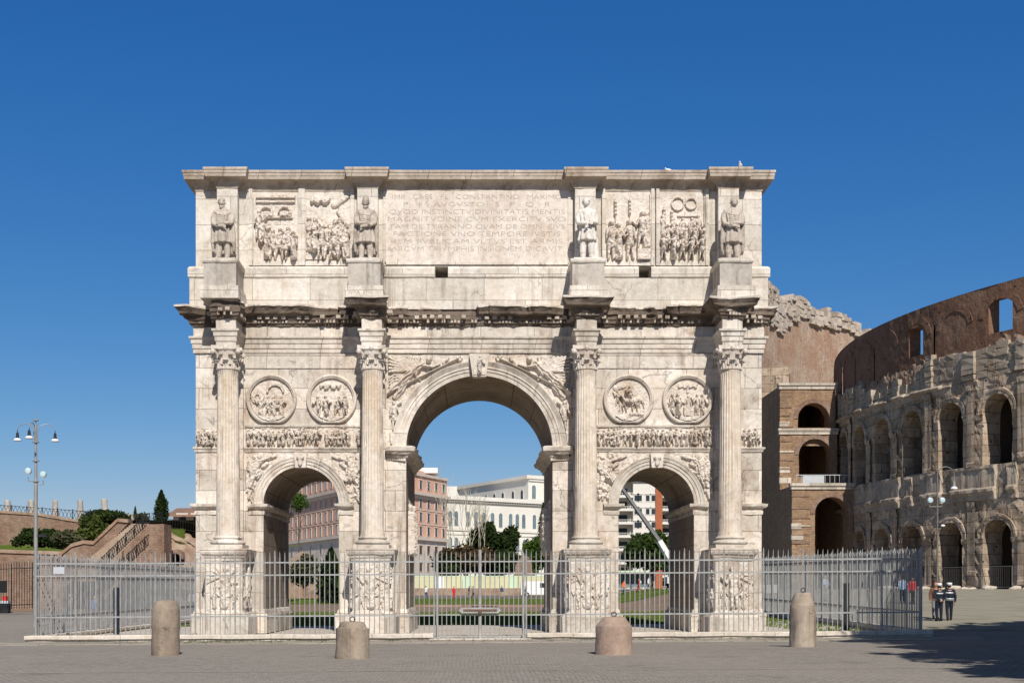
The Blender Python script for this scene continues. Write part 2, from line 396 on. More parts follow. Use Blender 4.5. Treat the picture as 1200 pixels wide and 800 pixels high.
M['hillbrick'] = brick('terrace_brick', (.31, .18, .12), (.24, .14, .098), (.30, .22, .165), .45, .14, (.40, .305, .23), .75, bump=1.)
M['stair'] = stone('worn_stair_stone', (.36, .265, .19), (.42, .33, .25), (.28, .20, .14), crust=.3)
M['rubble'] = stone('rubble_masonry', (.30, .19, .13), (.40, .31, .23), (.21, .12, .08), crust=.8, bump=1., pitsc=1.4, pits=1.5, streak=0)
M['granite'] = stone('grey_column_granite', (.40, .37, .33), (.48, .45, .40), (.32, .28, .24), crust=.3, pits=.5)
M['boll'] = stone('travertine_bollard', (.31, .25, .19), (.41, .345, .275), (.20, .155, .115), crust=.7, crustsc=3.5, streak=.8, bump=.8, pitsc=14.)
M['bollr'] = stone('granite_bollard', (.36, .265, .205), (.44, .33, .26), (.27, .19, .145), crust=.5, crustsc=3.5, streak=.4, bump=.8, pitsc=26.)
M['kerb'] = stone('kerb_travertine', (.64, .575, .49), (.70, .64, .56), (.50, .42, .34), joints=(1.6, 9., .012), crust=.3, streak=.4)
M['flag'] = stone('old_flagstone', (.30, .265, .215), (.37, .33, .275), (.23, .20, .15), crust=.3, streak=0, pits=0)
M['slab'] = stone('paving_slab', (.50, .45, .39), (.58, .53, .46), (.42, .36, .30), crust=.15, streak=0)
M['paving'] = paving('cobble_paving')
M['iron'] = flat('galvanised_iron', (.335, .337, .328), .55, .15, .2)
M['ironr'] = flat('rusty_iron', (.17, .10, .07), .7, .3, .3)
M['dark'] = flat('black_iron', (.025, .027, .03), .5, .2)
M['lampgrey'] = flat('lamp_pole_paint', (.30, .295, .28), .45, .2)
M['lampdark'] = flat('dark_lamp_paint', (.16, .15, .135), .5, .2)
M['milk'] = flat('milk_glass', (.75, .76, .76), .25, 0, .03)
M['glass'] = flat('window_glass', (.035, .045, .055), .12, 0, .3, .5)
M['glassb'] = flat('blue_window_glass', (.15, .20, .22), .15, 0, .25, .3)
M['floodglass'] = flat('floodlight_glass', (.45, .60, .62), .12, 0, .1)
M['white'] = flat('white_paint', (.78, .78, .76), .5, 0, .05)
M['pink'] = flat('salmon_stucco', (.70, .41, .295), .9, 0, .10, .25)
M['pinktrim'] = flat('cream_trim', (.62, .535, .45), .85, 0, .08, .3)
M['cream'] = flat('cream_stucco', (.72, .69, .61), .9, 0, .06, .12)
M['whitestucco'] = flat('white_stucco', (.66, .63, .56), .9, 0, .05, .1)
M['roofgrey'] = flat('grey_roof', (.17, .155, .15), .8, 0, .15, .3)
M['tile'] = brick('roof_tile', (.34, .22, .15), (.28, .17, .12), (.18, .11, .08), .5, .3, (.30, .22, .16), .5)
M['redbrick'] = flat('red_brick_cladding', (.36, .125, .062), .9, 0, .12, .6)
M['balcony'] = flat('balcony_shade', (.52, .48, .42), .85)
M['shutter'] = flat('brown_shutter', (.10, .058, .04), .7)
M['shutter2'] = flat('pale_shutter', (.52, .47, .42), .7)
M['grass'] = foliage('lawn_grass', (.085, .125, .024), (.15, .19, .05), .1, .35)
M['soil'] = flat('bare_soil', (.24, .175, .125), .95, 0, .2, .4)
M['gravel'] = flat('olive_gravel', (.285, .262, .205), .95, 0, .16, .5)
M['asphalt'] = flat('grey_asphalt', (.19, .168, .145), .9, 0, .12, .4)
M['lf_dark'] = foliage('evergreen_leaves', (.022, .036, .014), (.045, .070, .022))
M['lf_pine'] = foliage('pine_needles', (.026, .046, .015), (.060, .095, .028))
M['lf_mid'] = foliage('bush_leaves', (.045, .066, .018), (.10, .125, .035))
M['lf_green'] = foliage('bright_leaves', (.05, .09, .02), (.085, .14, .03))
M['lf_brown'] = foliage('dry_shrub_leaves', (.075, .052, .028), (.125, .09, .05))
M['lf_olive'] = foliage('olive_leaves', (.075, .080, .042), (.13, .13, .075))
M['bark'] = flat('bark', (.115, .085, .062), .95, 0, .25, 4.)
M['barelimb'] = flat('pale_bark', (.42, .38, .29), .9, 0, .2, 4.)
M['skin'] = flat('skin', (.50, .30, .215), .6, 0, .05)
M['hair'] = flat('dark_hair', (.025, .018, .014), .7)
for k, c in dict(navy=(.014, .017, .030), black=(.015, .015, .016), red=(.55, .035, .03), orange=(.75, .17, .03), blue=(.06, .15, .38), ltblue=(.38, .50, .68), wht=(.74, .74, .74), grey=(.22, .22, .23), brown=(.17, .085, .05), denim=(.05, .08, .15), tan=(.42, .30, .2)).items():
    M['c_' + k] = flat('cloth_' + k, c, .85, 0, .12, 9.)
M['reflect'] = flat('silver_reflective_band', (.55, .57, .58), .35, .2)
M['yellow'] = flat('pale_yellow_panel', (.60, .58, .36), .6, 0, .06, .3)
M['mint'] = flat('pale_green_panel', (.55, .68, .48), .6, 0, .06, .3)
M['rubber'] = flat('black_rubber', (.02, .02, .02), .8)
M['banner'] = flat('pale_grey_panel', (.46, .48, .50), .6, 0, .05)
M['cran'] = flat('boom_grey_paint', (.22, .22, .22), .4, .3)
# ------------------------------------------------------------------ ground
def axis_pts(segs):
    o = []
    for a, b, n in segs: o += list(np.linspace(a, b, n, endpoint=False))
    return np.array(o + [segs[-1][1]])
xs = axis_pts([(-2500, -200, 8), (-200, -40, 16), (-40, 40, 80), (40, 200, 20), (200, 2500, 8)])
ys = axis_pts([(-75, -30, 22), (-30, 30, 60), (30, 160, 40), (160, 400, 12), (400, 3500, 8)])
XX, YY = np.meshgrid(xs, ys)
ground = struct('ground', MB().grid(np.stack([XX, YY, g(XX, YY)], -1)), M['paving'], True)

def drape(name, x0, x1, y0, y1, dz, mat, nx=20, ny=12, edge=None, kind='structure'):
    X, Y = np.meshgrid(np.linspace(x0, x1, nx), np.linspace(y0, y1, ny))
    if edge:
        n = vnoise(np.stack([X * .3, Y * 0, Y * 0], -1), 1., 3) * edge
        t = (Y - y0) / (y1 - y0); Y = Y + n * np.where((t < .01) | (t > .99), 1, 0)
    return struct(name, MB().grid(np.stack([X, Y, g(X, Y) + dz], -1)), mat, True, kind)
drape('platform_paving', -17.5, 17.5, -6.0, 12.5, .03, M['slab'], 40, 20)
drape('stone_line', -30, 30, -30.75, -30.6, .004, M['flag'], 60, 2)
drape('lawn_soil', -24, 17.3, 12.6, 44, .012, M['soil'], 40, 20)
drape('path', -45, 22, 44, 74, .014, M['soil'], 40, 20)
drape('gravel_square', 18.6, 62, -3, 62, .012, M['gravel'], 40, 30, .6)
drape('road', -120, 60, 118, 190, .02, M['asphalt'], 60, 20)
# lawns: bands of turf with a short pile of blades
def lawn(name, x0, x1, y0, y1, n, seed):
    rng = np.random.RandomState(seed)
    mb = MB(); X, Y = np.meshgrid(np.linspace(x0, x1, 40), np.linspace(y0, y1, 14))
    mb.grid(np.stack([X, Y, g(X, Y) + .03], -1))
    x = x0 + rng.rand(n) * (x1 - x0); y = y0 + rng.rand(n) * (y1 - y0); k = fbm(np.stack([x, y, x * 0], -1), .4, 5) > -.25
    x, y = x[k], y[k]; h = .06 + .14 * rng.rand(len(x)); a = rng.rand(len(x)) * PI; w_ = .05
    z = g(x, y) + .02
    V = np.stack([np.stack([x - w_ * np.cos(a), y - w_ * np.sin(a), z], -1), np.stack([x + w_ * np.cos(a), y + w_ * np.sin(a), z], -1), np.stack([x + .05 * np.cos(a * 3), y, z + h], -1)], 1).reshape(-1, 3)
    mb.add(V, [(3 * i, 3 * i + 1, 3 * i + 2) for i in range(len(x))])
    return struct(name, mb, M['grass'], False, 'stuff')
lawn('grass', -17, 17.2, 13.2, 42, 11000, 1)
lawn('grass', -40, 24, 74, 112, 9000, 2)
lawn('grass', 14.5, 17, -2, 12, 700, 5)
fl_ = MB(); rf_ = random.Random(3)
for row, (y0, y1) in enumerate(((-8.1, -7.05), (-9.1, -8.13), (-10.0, -9.13))):
    x = -19.
    while x < 19:
        w_ = rf_.uniform(.7, 1.7); a, b = x + .025, x + w_ - .02; yy0, yy1 = y0 + rf_.uniform(.0, .06), y1 - rf_.uniform(.0, .05)
        if a < -1.9 < b or True:
            X_, Y_ = np.meshgrid([a, a + .02, b - .02, b], [yy0, yy0 + .02, yy1 - .02, yy1]); Z_ = g(X_, Y_) + .004 + rf_.uniform(.010, .022); Z_[0] -= .02; Z_[-1] -= .02; Z_[:, 0] -= .02; Z_[:, -1] -= .02
            Y_ = Y_ + rf_.uniform(-.02, .02); fl_.grid(np.stack([X_ + (Y_ - yy0) * rf_.uniform(-.06, .06), Y_, Z_], -1))
        x += w_
struct('flagstone_paving', fl_, M['flag'])
# tufts at the foot of the kerb
rng = np.random.RandomState(4); mbt = MB()
for q in range(420):
    x = -14 + 27 * rng.rand() if q > 160 else -9 + rng.normal() * 2.6; y = -6.95 - abs(rng.normal()) * .9
    for b in range(7):
        a = rng.rand() * 2 * PI; bx, by = x + rng.normal() * .06, y + rng.normal() * .05; z = gz(bx, by); h = .03 + .06 * rng.rand()
        mbt.add([(bx - .012 * math.cos(a), by - .012 * math.sin(a), z), (bx + .012 * math.cos(a), by + .012 * math.sin(a), z), (bx + .05 * math.sin(a), by + .04 * math.cos(a), z + h)], [(0, 1, 2)])
struct('grass', mbt, M['lf_green'], False, 'stuff')

# ------------------------------------------------------------------ carved relief heightfields
class HF:
    def __init__(s, w, h, res=.03):
        s.w, s.h = w, h; nx, nz = int(w / res) + 1, int(h / res) + 1
        s.X, s.Z = np.meshgrid(np.linspace(0, w, nx), np.linspace(0, h, nz)); s.H = np.zeros_like(s.X)
    def cap(s, x0, z0, r0, x1, z1, r1, amp, base=0., fold=0., fk=0.):
        dx, dz = x1 - x0, z1 - z0; L = dx * dx + dz * dz + 1e-9
        t = np.clip(((s.X - x0) * dx + (s.Z - z0) * dz) / L, 0, 1)
        px, pz = s.X - x0 - t * dx, s.Z - z0 - t * dz
        d = np.sqrt(px * px + pz * pz) / (r0 + (r1 - r0) * t)
        hgt = base + amp * np.sqrt(np.clip(1 - d ** 3.2, 0, 1))
        if fold:
            l = math.sqrt(L); lat = (px * -dz + pz * dx) / l
            hgt = hgt + fold * np.sin(lat * fk + 2.2 * np.sin(t * 3)) * np.clip(1 - d, 0, 1) ** .3
        s.H = np.where(d < 1, np.maximum(s.H, hgt), s.H)
    def ring(s, x, z, r, wd, amp, a0=-4, a1=4):
        d = np.hypot(s.X - x, s.Z - z); th = np.arctan2(s.Z - z, s.X - x)
        m = (np.abs(d - r) < wd) & (th > a0) & (th < a1)
        s.H = np.where(m, np.maximum(s.H, amp), s.H)
    def rect(s, x0, x1, z0, z1, amp):
        m = (s.X > x0) & (s.X < x1) & (s.Z > z0) & (s.Z < z1); s.H = np.where(m, np.maximum(s.H, amp), s.H)
    def cut(s, x0, z0, x1, z1, r, dep):
        dx, dz = x1 - x0, z1 - z0; t = np.clip(((s.X - x0) * dx + (s.Z - z0) * dz) / (dx * dx + dz * dz + 1e-9), 0, 1)
        d = np.hypot(s.X - x0 - t * dx, s.Z - z0 - t * dz); s.H = np.where(d < r, s.H - dep, s.H)
    def erode(s, amp, sc=5., seed=0):
        p = np.stack([s.X, s.Z, s.X * 0 + seed], -1)
        s.H = s.H * (1.38 + .18 * fbm(p, sc * 1.8, seed)) + 1.3 * amp * fbm(p, sc * 2.2, seed + 9, 4)
    def figure(s, x, z, h, amp, rng, robe=.5, base=0., face=0):
        base = base + (rng.choice((0., 0., .07)) if amp > .1 else 0.); lean = rng.uniform(-.05, .05) * h; fx = lambda k: x + lean * k
        f = face if face else rng.choice([-1, 1])
        if rng.random() < robe:
            s.cap(fx(.5), z + .52 * h, .105 * h, fx(0), z + .09 * h, .125 * h, amp, base, .035 * amp / .2 + .015, 46 / h * .6)
            s.cap(x - .06 * h, z + .03 * h, .045 * h, x - .02 * h, z + .03 * h, .05 * h, amp * .7, base)
        else:
            s.cap(fx(.4), z + .50 * h, .095 * h, fx(.3), z + .38 * h, .12 * h, amp, base, .02, 60 / h * .6)
            sp = rng.uniform(.05, .12) * h
            s.cap(x - .05 * h, z + .34 * h, .054 * h, x - sp, z + .03 * h, .032 * h, amp * .8, base)
            s.cap(x + .05 * h, z + .34 * h, .054 * h, x + sp, z + .03 * h, .032 * h, amp * .65, base)
        s.cap(fx(.8), z + .76 * h, .105 * h, fx(.5), z + .52 * h, .085 * h, amp * 1.05, base, .02, 50 / h * .6)
        s.cap(fx(1), z + .93 * h, .068 * h, fx(1), z + .89 * h, .06 * h, amp * 1.1, base)
        s.cap(fx(.8) + f * .09 * h, z + .77 * h, .042 * h, fx(.6) + f * .16 * h, z + .6 * h, .034 * h, amp * .9, base)
        e = rng.uniform(-.1, .28)
        s.cap(fx(.6) + f * .16 * h, z + .6 * h, .034 * h, fx(.6) + f * .28 * h, z + (.6 + e) * h, .028 * h, amp * .95, base)
        s.cap(fx(.8) - f * .10 * h, z + .77 * h, .042 * h, fx(.6) - f * .14 * h, z + .5 * h, .034 * h, amp * .85, base)
    def horse(s, x, z, h, f, amp, base=0.):
        s.cap(x - f * .28 * h, z + .62 * h, .16 * h, x + f * .25 * h, z + .66 * h, .15 * h, amp, base)
        s.cap(x + f * .3 * h, z + .72 * h, .12 * h, x + f * .48 * h, z + 1.0 * h, .075 * h, amp, base)
        s.cap(x + f * .48 * h, z + 1.02 * h, .075 * h, x + f * .64 * h, z + .88 * h, .045 * h, amp, base)
        for q, (a, b) in enumerate([(-.36, -.48), (-.26, -.2), (.26, .42), (.34, .22)]):
            s.cap(x + f * a * h, z + .55 * h, .07 * h, x + f * b * h, z + .3 * h, .04 * h, amp * .75, base)
            s.cap(x + f * b * h, z + .3 * h, .04 * h, x + f * (b - .06) * h, z + .02 * h, .03 * h, amp * .7, base)
        s.cap(x - f * .42 * h, z + .68 * h, .05 * h, x - f * .58 * h, z + .3 * h, .03 * h, amp * .6, base)
    def mesh(s, mb, o, u=(1, 0, 0), n=(0, -1, 0), mask=None, off=0., rim=True):
        o = np.array(o, float); u = np.array(u, float); n = np.array(n, float)
        H = s.H + off
        if rim: H = H.copy(); H[0] = H[-1] = -.04; H[:, 0] = H[:, -1] = -.04
        A = o + s.X[..., None] * u + s.Z[..., None] * np.array([0, 0, 1.]) + H[..., None] * n
        mb.grid(A, mask=mask); return mb

# ------------------------------------------------------------------ the triumphal arch
HW, DP = 12.75, 7.4
CX = [-11.05, -4.68, 4.72, 11.08]          # columns
SX = [-11.25, -4.97, 4.77, 11.18]          # statues
arch = thing('triumphal_arch', (0, 3.7, 0), 'cream marble triumphal arch with three openings, fluted columns and carved reliefs behind the iron fence', 'arch')

def arc(cx, r, zs, a0, a1, n): return [(cx + r * math.cos(a), zs + r * math.sin(a)) for a in np.linspace(a0, a1, n)]
OPEN = [(-8.0, 1.70, 5.80), (0.03, 3.30, 8.30), (8.0, 1.70, 5.80)]
poly = [(-HW, 0), (-HW, 14.6), (HW, 14.6), (HW, 0)]
for cx, r, zs in OPEN[::-1]: poly += [(cx + r, 0)] + arc(cx, r, zs, 0, PI, 33) + [(cx - r, 0)]
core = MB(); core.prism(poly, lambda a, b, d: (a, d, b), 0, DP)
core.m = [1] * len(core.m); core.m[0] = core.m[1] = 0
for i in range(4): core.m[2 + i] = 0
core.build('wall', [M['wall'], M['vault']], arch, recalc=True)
for cx in CX:                                # flat pilasters behind the columns
    MB().box(cx - .47, cx + .47, -.16, .05, 3.8, 12.55).build('pilaster', M['wall'], arch)

def path_rect(x0, x1, y0, y1): return [(x0, y0), (x1, y0), (x1, y1), (x0, y1)]
def chip(amp, sc=2.2, seed=0, lo=0.):
    def f(A, Q):
        n = fbm(A, sc, seed, 4) * amp
        A = A + n[..., None] * np.array([.8, .8, .5]); return A
    return f
# base courses and imposts of the four piers
base_prof = [(0, 1.12), (.05, 1.06), (.10, .93), (.17, .90), (.19, .80), (.16, .74), (.16, .02)]
m = MB()
piers = [(-HW, -9.7), (-6.3, -3.27), (3.33, 6.3), (9.7, HW)]
for a, b in piers: MB().sweep(path_rect(a, b, 0, DP), base_prof, True, step=.25, warp=chip(.035, 1.6, 3)).build('pier_base', M['wall'], arch)
imp = [(0, 5.36), (.04, 5.36), (.05, 5.50), (.02, 5.52), (.03, 5.60), (.16, 5.66), (.22, 5.72), (.24, 5.83), (.0, 5.86)]
for pth in ([(-10.35, 0), (-9.7, 0), (-9.7, DP)], [(-6.3, DP), (-6.3, 0), (-5.62, 0)], [(5.62, 0), (6.3, 0), (6.3, DP)], [(9.7, DP), (9.7, 0), (10.35, 0)],
            [(-HW, DP), (-HW, 0), (-11.6, 0)], [(11.75, 0), (HW, 0), (HW, DP)]):
    MB().sweep(pth, imp, step=.16, warp=chip(.05, 2.4, 5)).build('impost', M['trim'], arch)
imp2 = [(0, 7.80), (.06, 7.80), (.07, 7.93), (.14, 7.96), (.16, 8.04), (.26, 8.08), (.34, 8.16), (.42, 8.20), (.46, 8.36), (.36, 8.42), (0, 8.46)]
for pth in ([(-4.15, 0), (-3.27, 0), (-3.27, DP)], [(3.33, DP), (3.33, 0), (4.2, 0)]):
    o = MB().sweep(pth, imp2, step=.14, warp=chip(.08, 2.0, 8)).build('impost', M['cornicetop'], arch)
    d = MB(); sx = 1 if pth[0][0] > 0 else -1
    for q in range(8):
        xx = sx * (3.4 + q * .1); d.box(xx - .03, xx + .03, -.24, -.05, 7.96, 8.05)
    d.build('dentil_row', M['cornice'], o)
# archivolts and keystones
def archivolt(cx, r, zs, prof, name='archivolt'):
    th = np.linspace(0, PI, 61)
    A = np.array([[(cx + (r + dr) * math.cos(t), -py, zs + (r + dr) * math.sin(t)) for t in th] for dr, py in prof])
    A[..., 1] += .02 * fbm(A, 2.5, 4)
    return MB().grid(A).build(name, M['trim'], arch)
pr_s = [(0, -.05), (0, .06), (.14, .06), (.14, .10), (.28, .10), (.28, .14), (.38, .16), (.44, .20), (.47, .20), (.47, -.02)]
pr_b = [(0, -.05), (0, .08), (.18, .08), (.185, .12), (.33, .12), (.335, .17), (.40, .15), (.44, .17), (.52, .22), (.60, .27), (.63, .27), (.63, -.02)]
for k, (cx, r, zs) in enumerate(OPEN):
    archivolt(cx, r, zs, pr_b if k == 1 else pr_s)
    if k != 1:
        kz0, kz1, d = zs + r - .05, zs + r + .60, .30
        MB().prism([(cx - .24, kz0), (cx + .24, kz0), (cx + .30, kz1), (cx - .30, kz1)], lambda a, b, d_: (a, d_, b), -d, .1).build('keystone', M['relief'], arch)
    else:
        ks = MB().prism([(cx - .30, 11.5), (cx + .30, 11.5), (cx + .45, 12.5), (cx - .45, 12.5)], lambda a, b, d_: (a, d_ - (b - 11.5) * .12 * (d_ < 0), b), -.42, .1).build('keystone', M['relief'], arch)
        h = HF(.56, .92, .03); h.figure(.28, .04, .84, .12, rnd, robe=1.); h.erode(.01, 6, 3)
        h.mesh(MB(), (cx - .28, -.47, 11.55)).build('carved_figure', M['relief'], ks)
for cx in (OPEN[0][0], OPEN[2][0]):
    h = HF(.42, .5, .03); h.cap(.21, .1, .1, .21, .42, .12, .08); h.cap(.1, .38, .07, .32, .38, .07, .1); h.erode(.012, 7, 2)
    h.mesh(MB(), (cx - .21, -.30, 7.5)).build('keystone_carving', M['relief'], arch)

# horizontal mouldings below and above the long friezes, round the corners too
mould = [(0, 8.16), (.05, 8.18), (.08, 8.26), (.13, 8.30), (.15, 8.37), (.0, 8.42)]
for a, b in ((CX[0] + .52, CX[1] - .52), (CX[2] + .52, CX[3] - .52)):
    MB().sweep([(a, 0), (b, 0)], mould, step=.2, warp=chip(.02, 3, 6)).build('string_course', M['trim'], arch)
    MB().sweep([(a, 0), (b, 0)], [(0, 9.28), (.07, 9.30), (.09, 9.38), (0, 9.42)], step=.2, warp=chip(.02, 3, 7)).build('string_course', M['trim'], arch)
for pth in ([(-HW, DP), (-HW, 0), (CX[0] - .5, 0)], [(CX[3] + .5, 0), (HW, 0), (HW, DP)]):
    MB().sweep(pth, mould, step=.2, warp=chip(.03, 3, 6)).build('string_course', M['trim'], arch)

# wall band with the vows, no projections
band = [(0, 11.93), (.05, 11.94), (.05, 12.50), (.08, 12.52), (.08, 12.58), (0, 12.60)]
MB().sweep([(-4.18, 0), (-4.18 + .001, 0)], band).n
for a, b in ((CX[0] + .52, CX[1] - .52), (CX[2] + .52, CX[3] - .52)):
    MB().sweep([(a, 0), (b, 0)], band, step=.25, warp=chip(.012, 3, 2)).build('inscription_band', M['trim'], arch)
def text(body, x, y, z, size, parent, name, width=None, mat=None, ext=.004):
    c = bpy.data.curves.new('t', 'FONT'); c.body = body; c.size = size; c.extrude = ext; c.align_x = 'CENTER'; c.resolution_u = 3; c.offset = -.024 * size
    o = bpy.data.objects.new('t', c); COL.objects.link(o); dg = bpy.context.evaluated_depsgraph_get()
    me = bpy.data.meshes.new_from_object(o.evaluated_get(dg)); bpy.data.objects.remove(o); bpy.data.curves.remove(c)
    V = np.empty(len(me.vertices) * 3); me.vertices.foreach_get('co', V); V = V.reshape(-1, 3)
    if width: V[:, 0] *= width / max(V[:, 0].max() - V[:, 0].min(), .01)
    V[:, 0] -= (V[:, 0].max() + V[:, 0].min()) / 2
    W = np.stack([x + V[:, 0], y - V[:, 2], z + V[:, 1]], -1)
    mb = MB(); mb.add(W, [list(p.vertices) for p in me.polygons]); bpy.data.meshes.remove(me)
    return mb.build(name, mat or M['letter'], parent)
text('S    I    C        X', -7.62, -.056, 12.08, .34, arch, 'lettering', 2.9)
text('S    I    C        X    X', 7.72, -.056, 12.08, .34, arch, 'lettering', 3.1)

# main entablature with its four projections
def zigzag(hw, fr, xs_, y0=0.):
    p = [(-HW, y0)]
    for x in xs_: p += [(x - hw, y0), (x - hw, fr), (x + hw, fr), (x + hw, y0)]
    return p + [(HW, y0), (HW, DP), (-HW, DP)]
ENT = zigzag(.345, -1.64, CX)
arch_prof = [(0, 12.62), (.09, 12.62), (.09, 12.80), (.13, 12.82), (.13, 13.02), (.17, 13.04), (.18, 13.20), (.25, 13.26), (.26, 13.34), (.09, 13.38), (.09, 13.80)]
MB().sweep(ENT, arch_prof, True, step=.18, warp=chip(.022, 2.4, 12)).build('architrave', M['trim'], arch)
cor_prof = [(.07, 13.79), (.15, 13.81), (.18, 13.90), (.24, 13.93), (.25, 14.04), (.30, 14.07), (.32, 14.22), (.55, 14.27), (.60, 14.28), (.62, 14.32), (.63, 14.38), (.66, 14.43), (.70, 14.50), (.77, 14.58), (.77, 14.66), (.40, 14.74), (-.05, 14.80)]
def bite_at(Q):
    q3 = np.concatenate([Q, np.zeros((len(Q), 1))], 1)
    b = fbm(q3, .55, 21, 4); midm = np.where((np.abs(Q[:, 0]) < 4.4) & (Q[:, 1] < .5), .30, 0) + np.where((Q[:, 0] > 5.2) & (Q[:, 0] < 8.5) & (Q[:, 1] < .5), .34, 0)
    return np.clip((b + midm - .18) * 1.9, 0, .85)
def cor_warp(A, Q):
    """broken lip: bites pull the outer mouldings back to the wall"""
    q3 = np.concatenate([Q, np.zeros((len(Q), 1))], 1)
    b = fbm(q3, .55, 21, 4); midm = np.where((np.abs(Q[:, 0]) < 4.4) & (Q[:, 1] < .5), .30, 0) + np.where((Q[:, 0] > 5.2) & (Q[:, 0] < 8.5) & (Q[:, 1] < .5), .34, 0)
    bite = np.clip((b + midm - .18) * 1.9, 0, .85)
    ctr = A[0:1, :, :2]
    k = np.array([0, 0, 0, 0, 0, 0, .1, .6, .8, .9, 1, 1, 1, 1, 1, .8, .3])[:, None] * bite[None]
    A = A.copy(); A[..., :2] = A[..., :2] * (1 - k[..., None]) + ctr * k[..., None]
    A[..., 2] += (np.array([0] * 7 + [.0, .03, .06, .12, .02, .0, -.05, -.08, -.1, 0]))[:, None] * bite
    A += (fbm(A, 2.6, 33, 4) * .045)[..., None] * np.array([1, 1, .9])
    return A
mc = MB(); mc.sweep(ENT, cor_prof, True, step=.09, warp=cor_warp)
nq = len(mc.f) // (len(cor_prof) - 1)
mc.m = [0 if i // nq < 13 else 1 for i in range(len(mc.f))]  # lower rows coloured dark for crust and shade, lip pale as its sunlit edge
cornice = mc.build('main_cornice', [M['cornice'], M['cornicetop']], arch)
blk = MB()
for x in CX: blk.box(x - .34, x + .34, -1.635, .05, 12.63, 14.6)
blk.build('entablature_block', M['trim'], arch)
# dentils and modillions, some lost
dn, mo = MB(), MB()
def along(path, closed=True):
    k = len(path)
    for i in range(k):
        a, b = np.array(path[i]), np.array(path[(i + 1) % k]); d = b - a; L = np.linalg.norm(d); d = d / L
        if a[1] > 5 and b[1] > 5: continue
        yield a, d, L, np.array([d[1], -d[0]])
for a, d, L, n in along(ENT):
    if d[1] != 0 and L > 3: L = 4
    for sp, wd, o0, o1, z0, z1, tgt, lost in ((.155, .095, .10, .335, 13.935, 14.055, dn, .16), (.36, .19, .18, .60, 14.085, 14.225, mo, .28)):
        c = int(L / sp)
        for q in range(c + 1):
            if rnd.random() < lost: continue
            p = a + d * (L * (q + .5) / (c + 1)); o1_ = o1 * (1 - .3 * rnd.random() * (rnd.random() < .4))
            if bite_at(np.array([p]))[0] < .25: o1_ *= .66 if tgt is mo else .8
            if tgt is mo and vnoise(np.array([p[0], p[1], 4.]), .8, 40) > .35: o1_ *= .6
            tgt.fbox(Frame((p[0], p[1], 0), (d[0], d[1], 0), (n[0], n[1], 0)), -wd / 2, wd / 2, o0, o1_, z0, z1)
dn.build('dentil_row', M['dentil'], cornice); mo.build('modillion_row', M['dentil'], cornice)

# columns on pedestals
RB, RT, Z0, Z1 = .515, .445, 4.32, 11.60
def column_shaft(cx, cy, mb):
    n = 24 * 6; zsn = np.linspace(0, 1, 26); th = np.arange(n) * 2 * PI / n
    fl = np.abs(np.sin(th * 12)) ** .7
    A = np.zeros((26, n, 3))
    for j, t in enumerate(zsn):
        r = RB + (RT - RB) * (t ** 1.5); dep = .052 if t > .33 else .018
        if t > .975: dep, r = 0, r + .03
        if t < .02: dep, r = 0, r + .04
        rr = r - dep * fl
        A[j] = np.stack([cx + rr * np.cos(th), cy + rr * np.sin(th), np.full(n, Z0 + (Z1 - Z0) * t)], -1)
    nz = fbm(A, 1.6, int(cx * 3) + 50, 3); A[..., :2] += (np.clip(nz - .55, 0, 1) * -.08)[..., None] * np.stack([np.cos(th), np.sin(th)], -1)
    mb.grid(A, closed_u=True)
def capital(mb, cx, cy):
    z0, z1 = 11.60, 12.64; H = z1 - z0
    mb.lathe([(RT, z0), (RT + .07, z0 + .03), (RT + .07, z0 + .07), (RT - .01, z0 + .09), (RT + .01, z0 + .5), (RT + .1, z0 + .8), (RT + .17, z0 + .88)], 24, (cx, cy, 0))
    ab = []
    for q in range(4):
        for t in np.linspace(-1, 1, 9)[:-1]:
            a = q * PI / 2; rx, ry = .50 + .12 * t * t, t * .62
            ab.append((cx + rx * math.cos(a) - ry * math.sin(a), cy + rx * math.sin(a) + ry * math.cos(a)))
    mb.prism(ab, lambda a, b, d: (a, b, d), z0 + .88, z1)
    for row, (zb, hh, wd, out, ph) in enumerate([(.07, .40, .36, .18, 0), (.22, .52, .32, .22, PI / 8)]):
        for q in range(8):
            a = ph + q * PI / 4; A = []
            for t in np.linspace(0, 1, 8):
                rr = RT + .03 + .02 * t + out * max(0, t - .55) ** 1.3 * 2.6; zz = zb + hh * (t if t < .8 else .8 + .2 * math.sin((t - .8) / .2 * 2.6) * .5 - (t - .8) * .3)
                ww = wd * .5 * (1.0 - .35 * t) * (1 + .22 * math.sin(t * 16)); r_ = []
                for u in np.linspace(-1, 1, 7):
                    rad = rr + .045 * (1 - abs(u)) + .02 * math.cos(u * 9)
                    an = a + u * ww / rr; r_.append((cx + rad * math.cos(an), cy + rad * math.sin(an), z0 + zz))
                A.append(r_)
            mb.grid(np.array(A))
    for q in range(4):                       # corner volutes and mid flowers
        a = PI / 4 + q * PI / 2; pts = []
        for t in np.linspace(0, 1, 6):
            rr = RT + .07 + .27 * t ** 1.5; pts.append((cx + rr * math.cos(a), cy + rr * math.sin(a), z0 + .5 + .33 * t ** .6))
        mb.tube(pts, [.06, .06, .065, .07, .075, .08], 8)
        c = pts[-1]; mb.ell((c[0], c[1], c[2] - .06), (.11, .11, .12), 10, 6)
        b = q * PI / 2; mb.ell((cx + .55 * math.cos(b), cy + .55 * math.sin(b), z0 + .93), (.1, .1, .12), 8, 6)
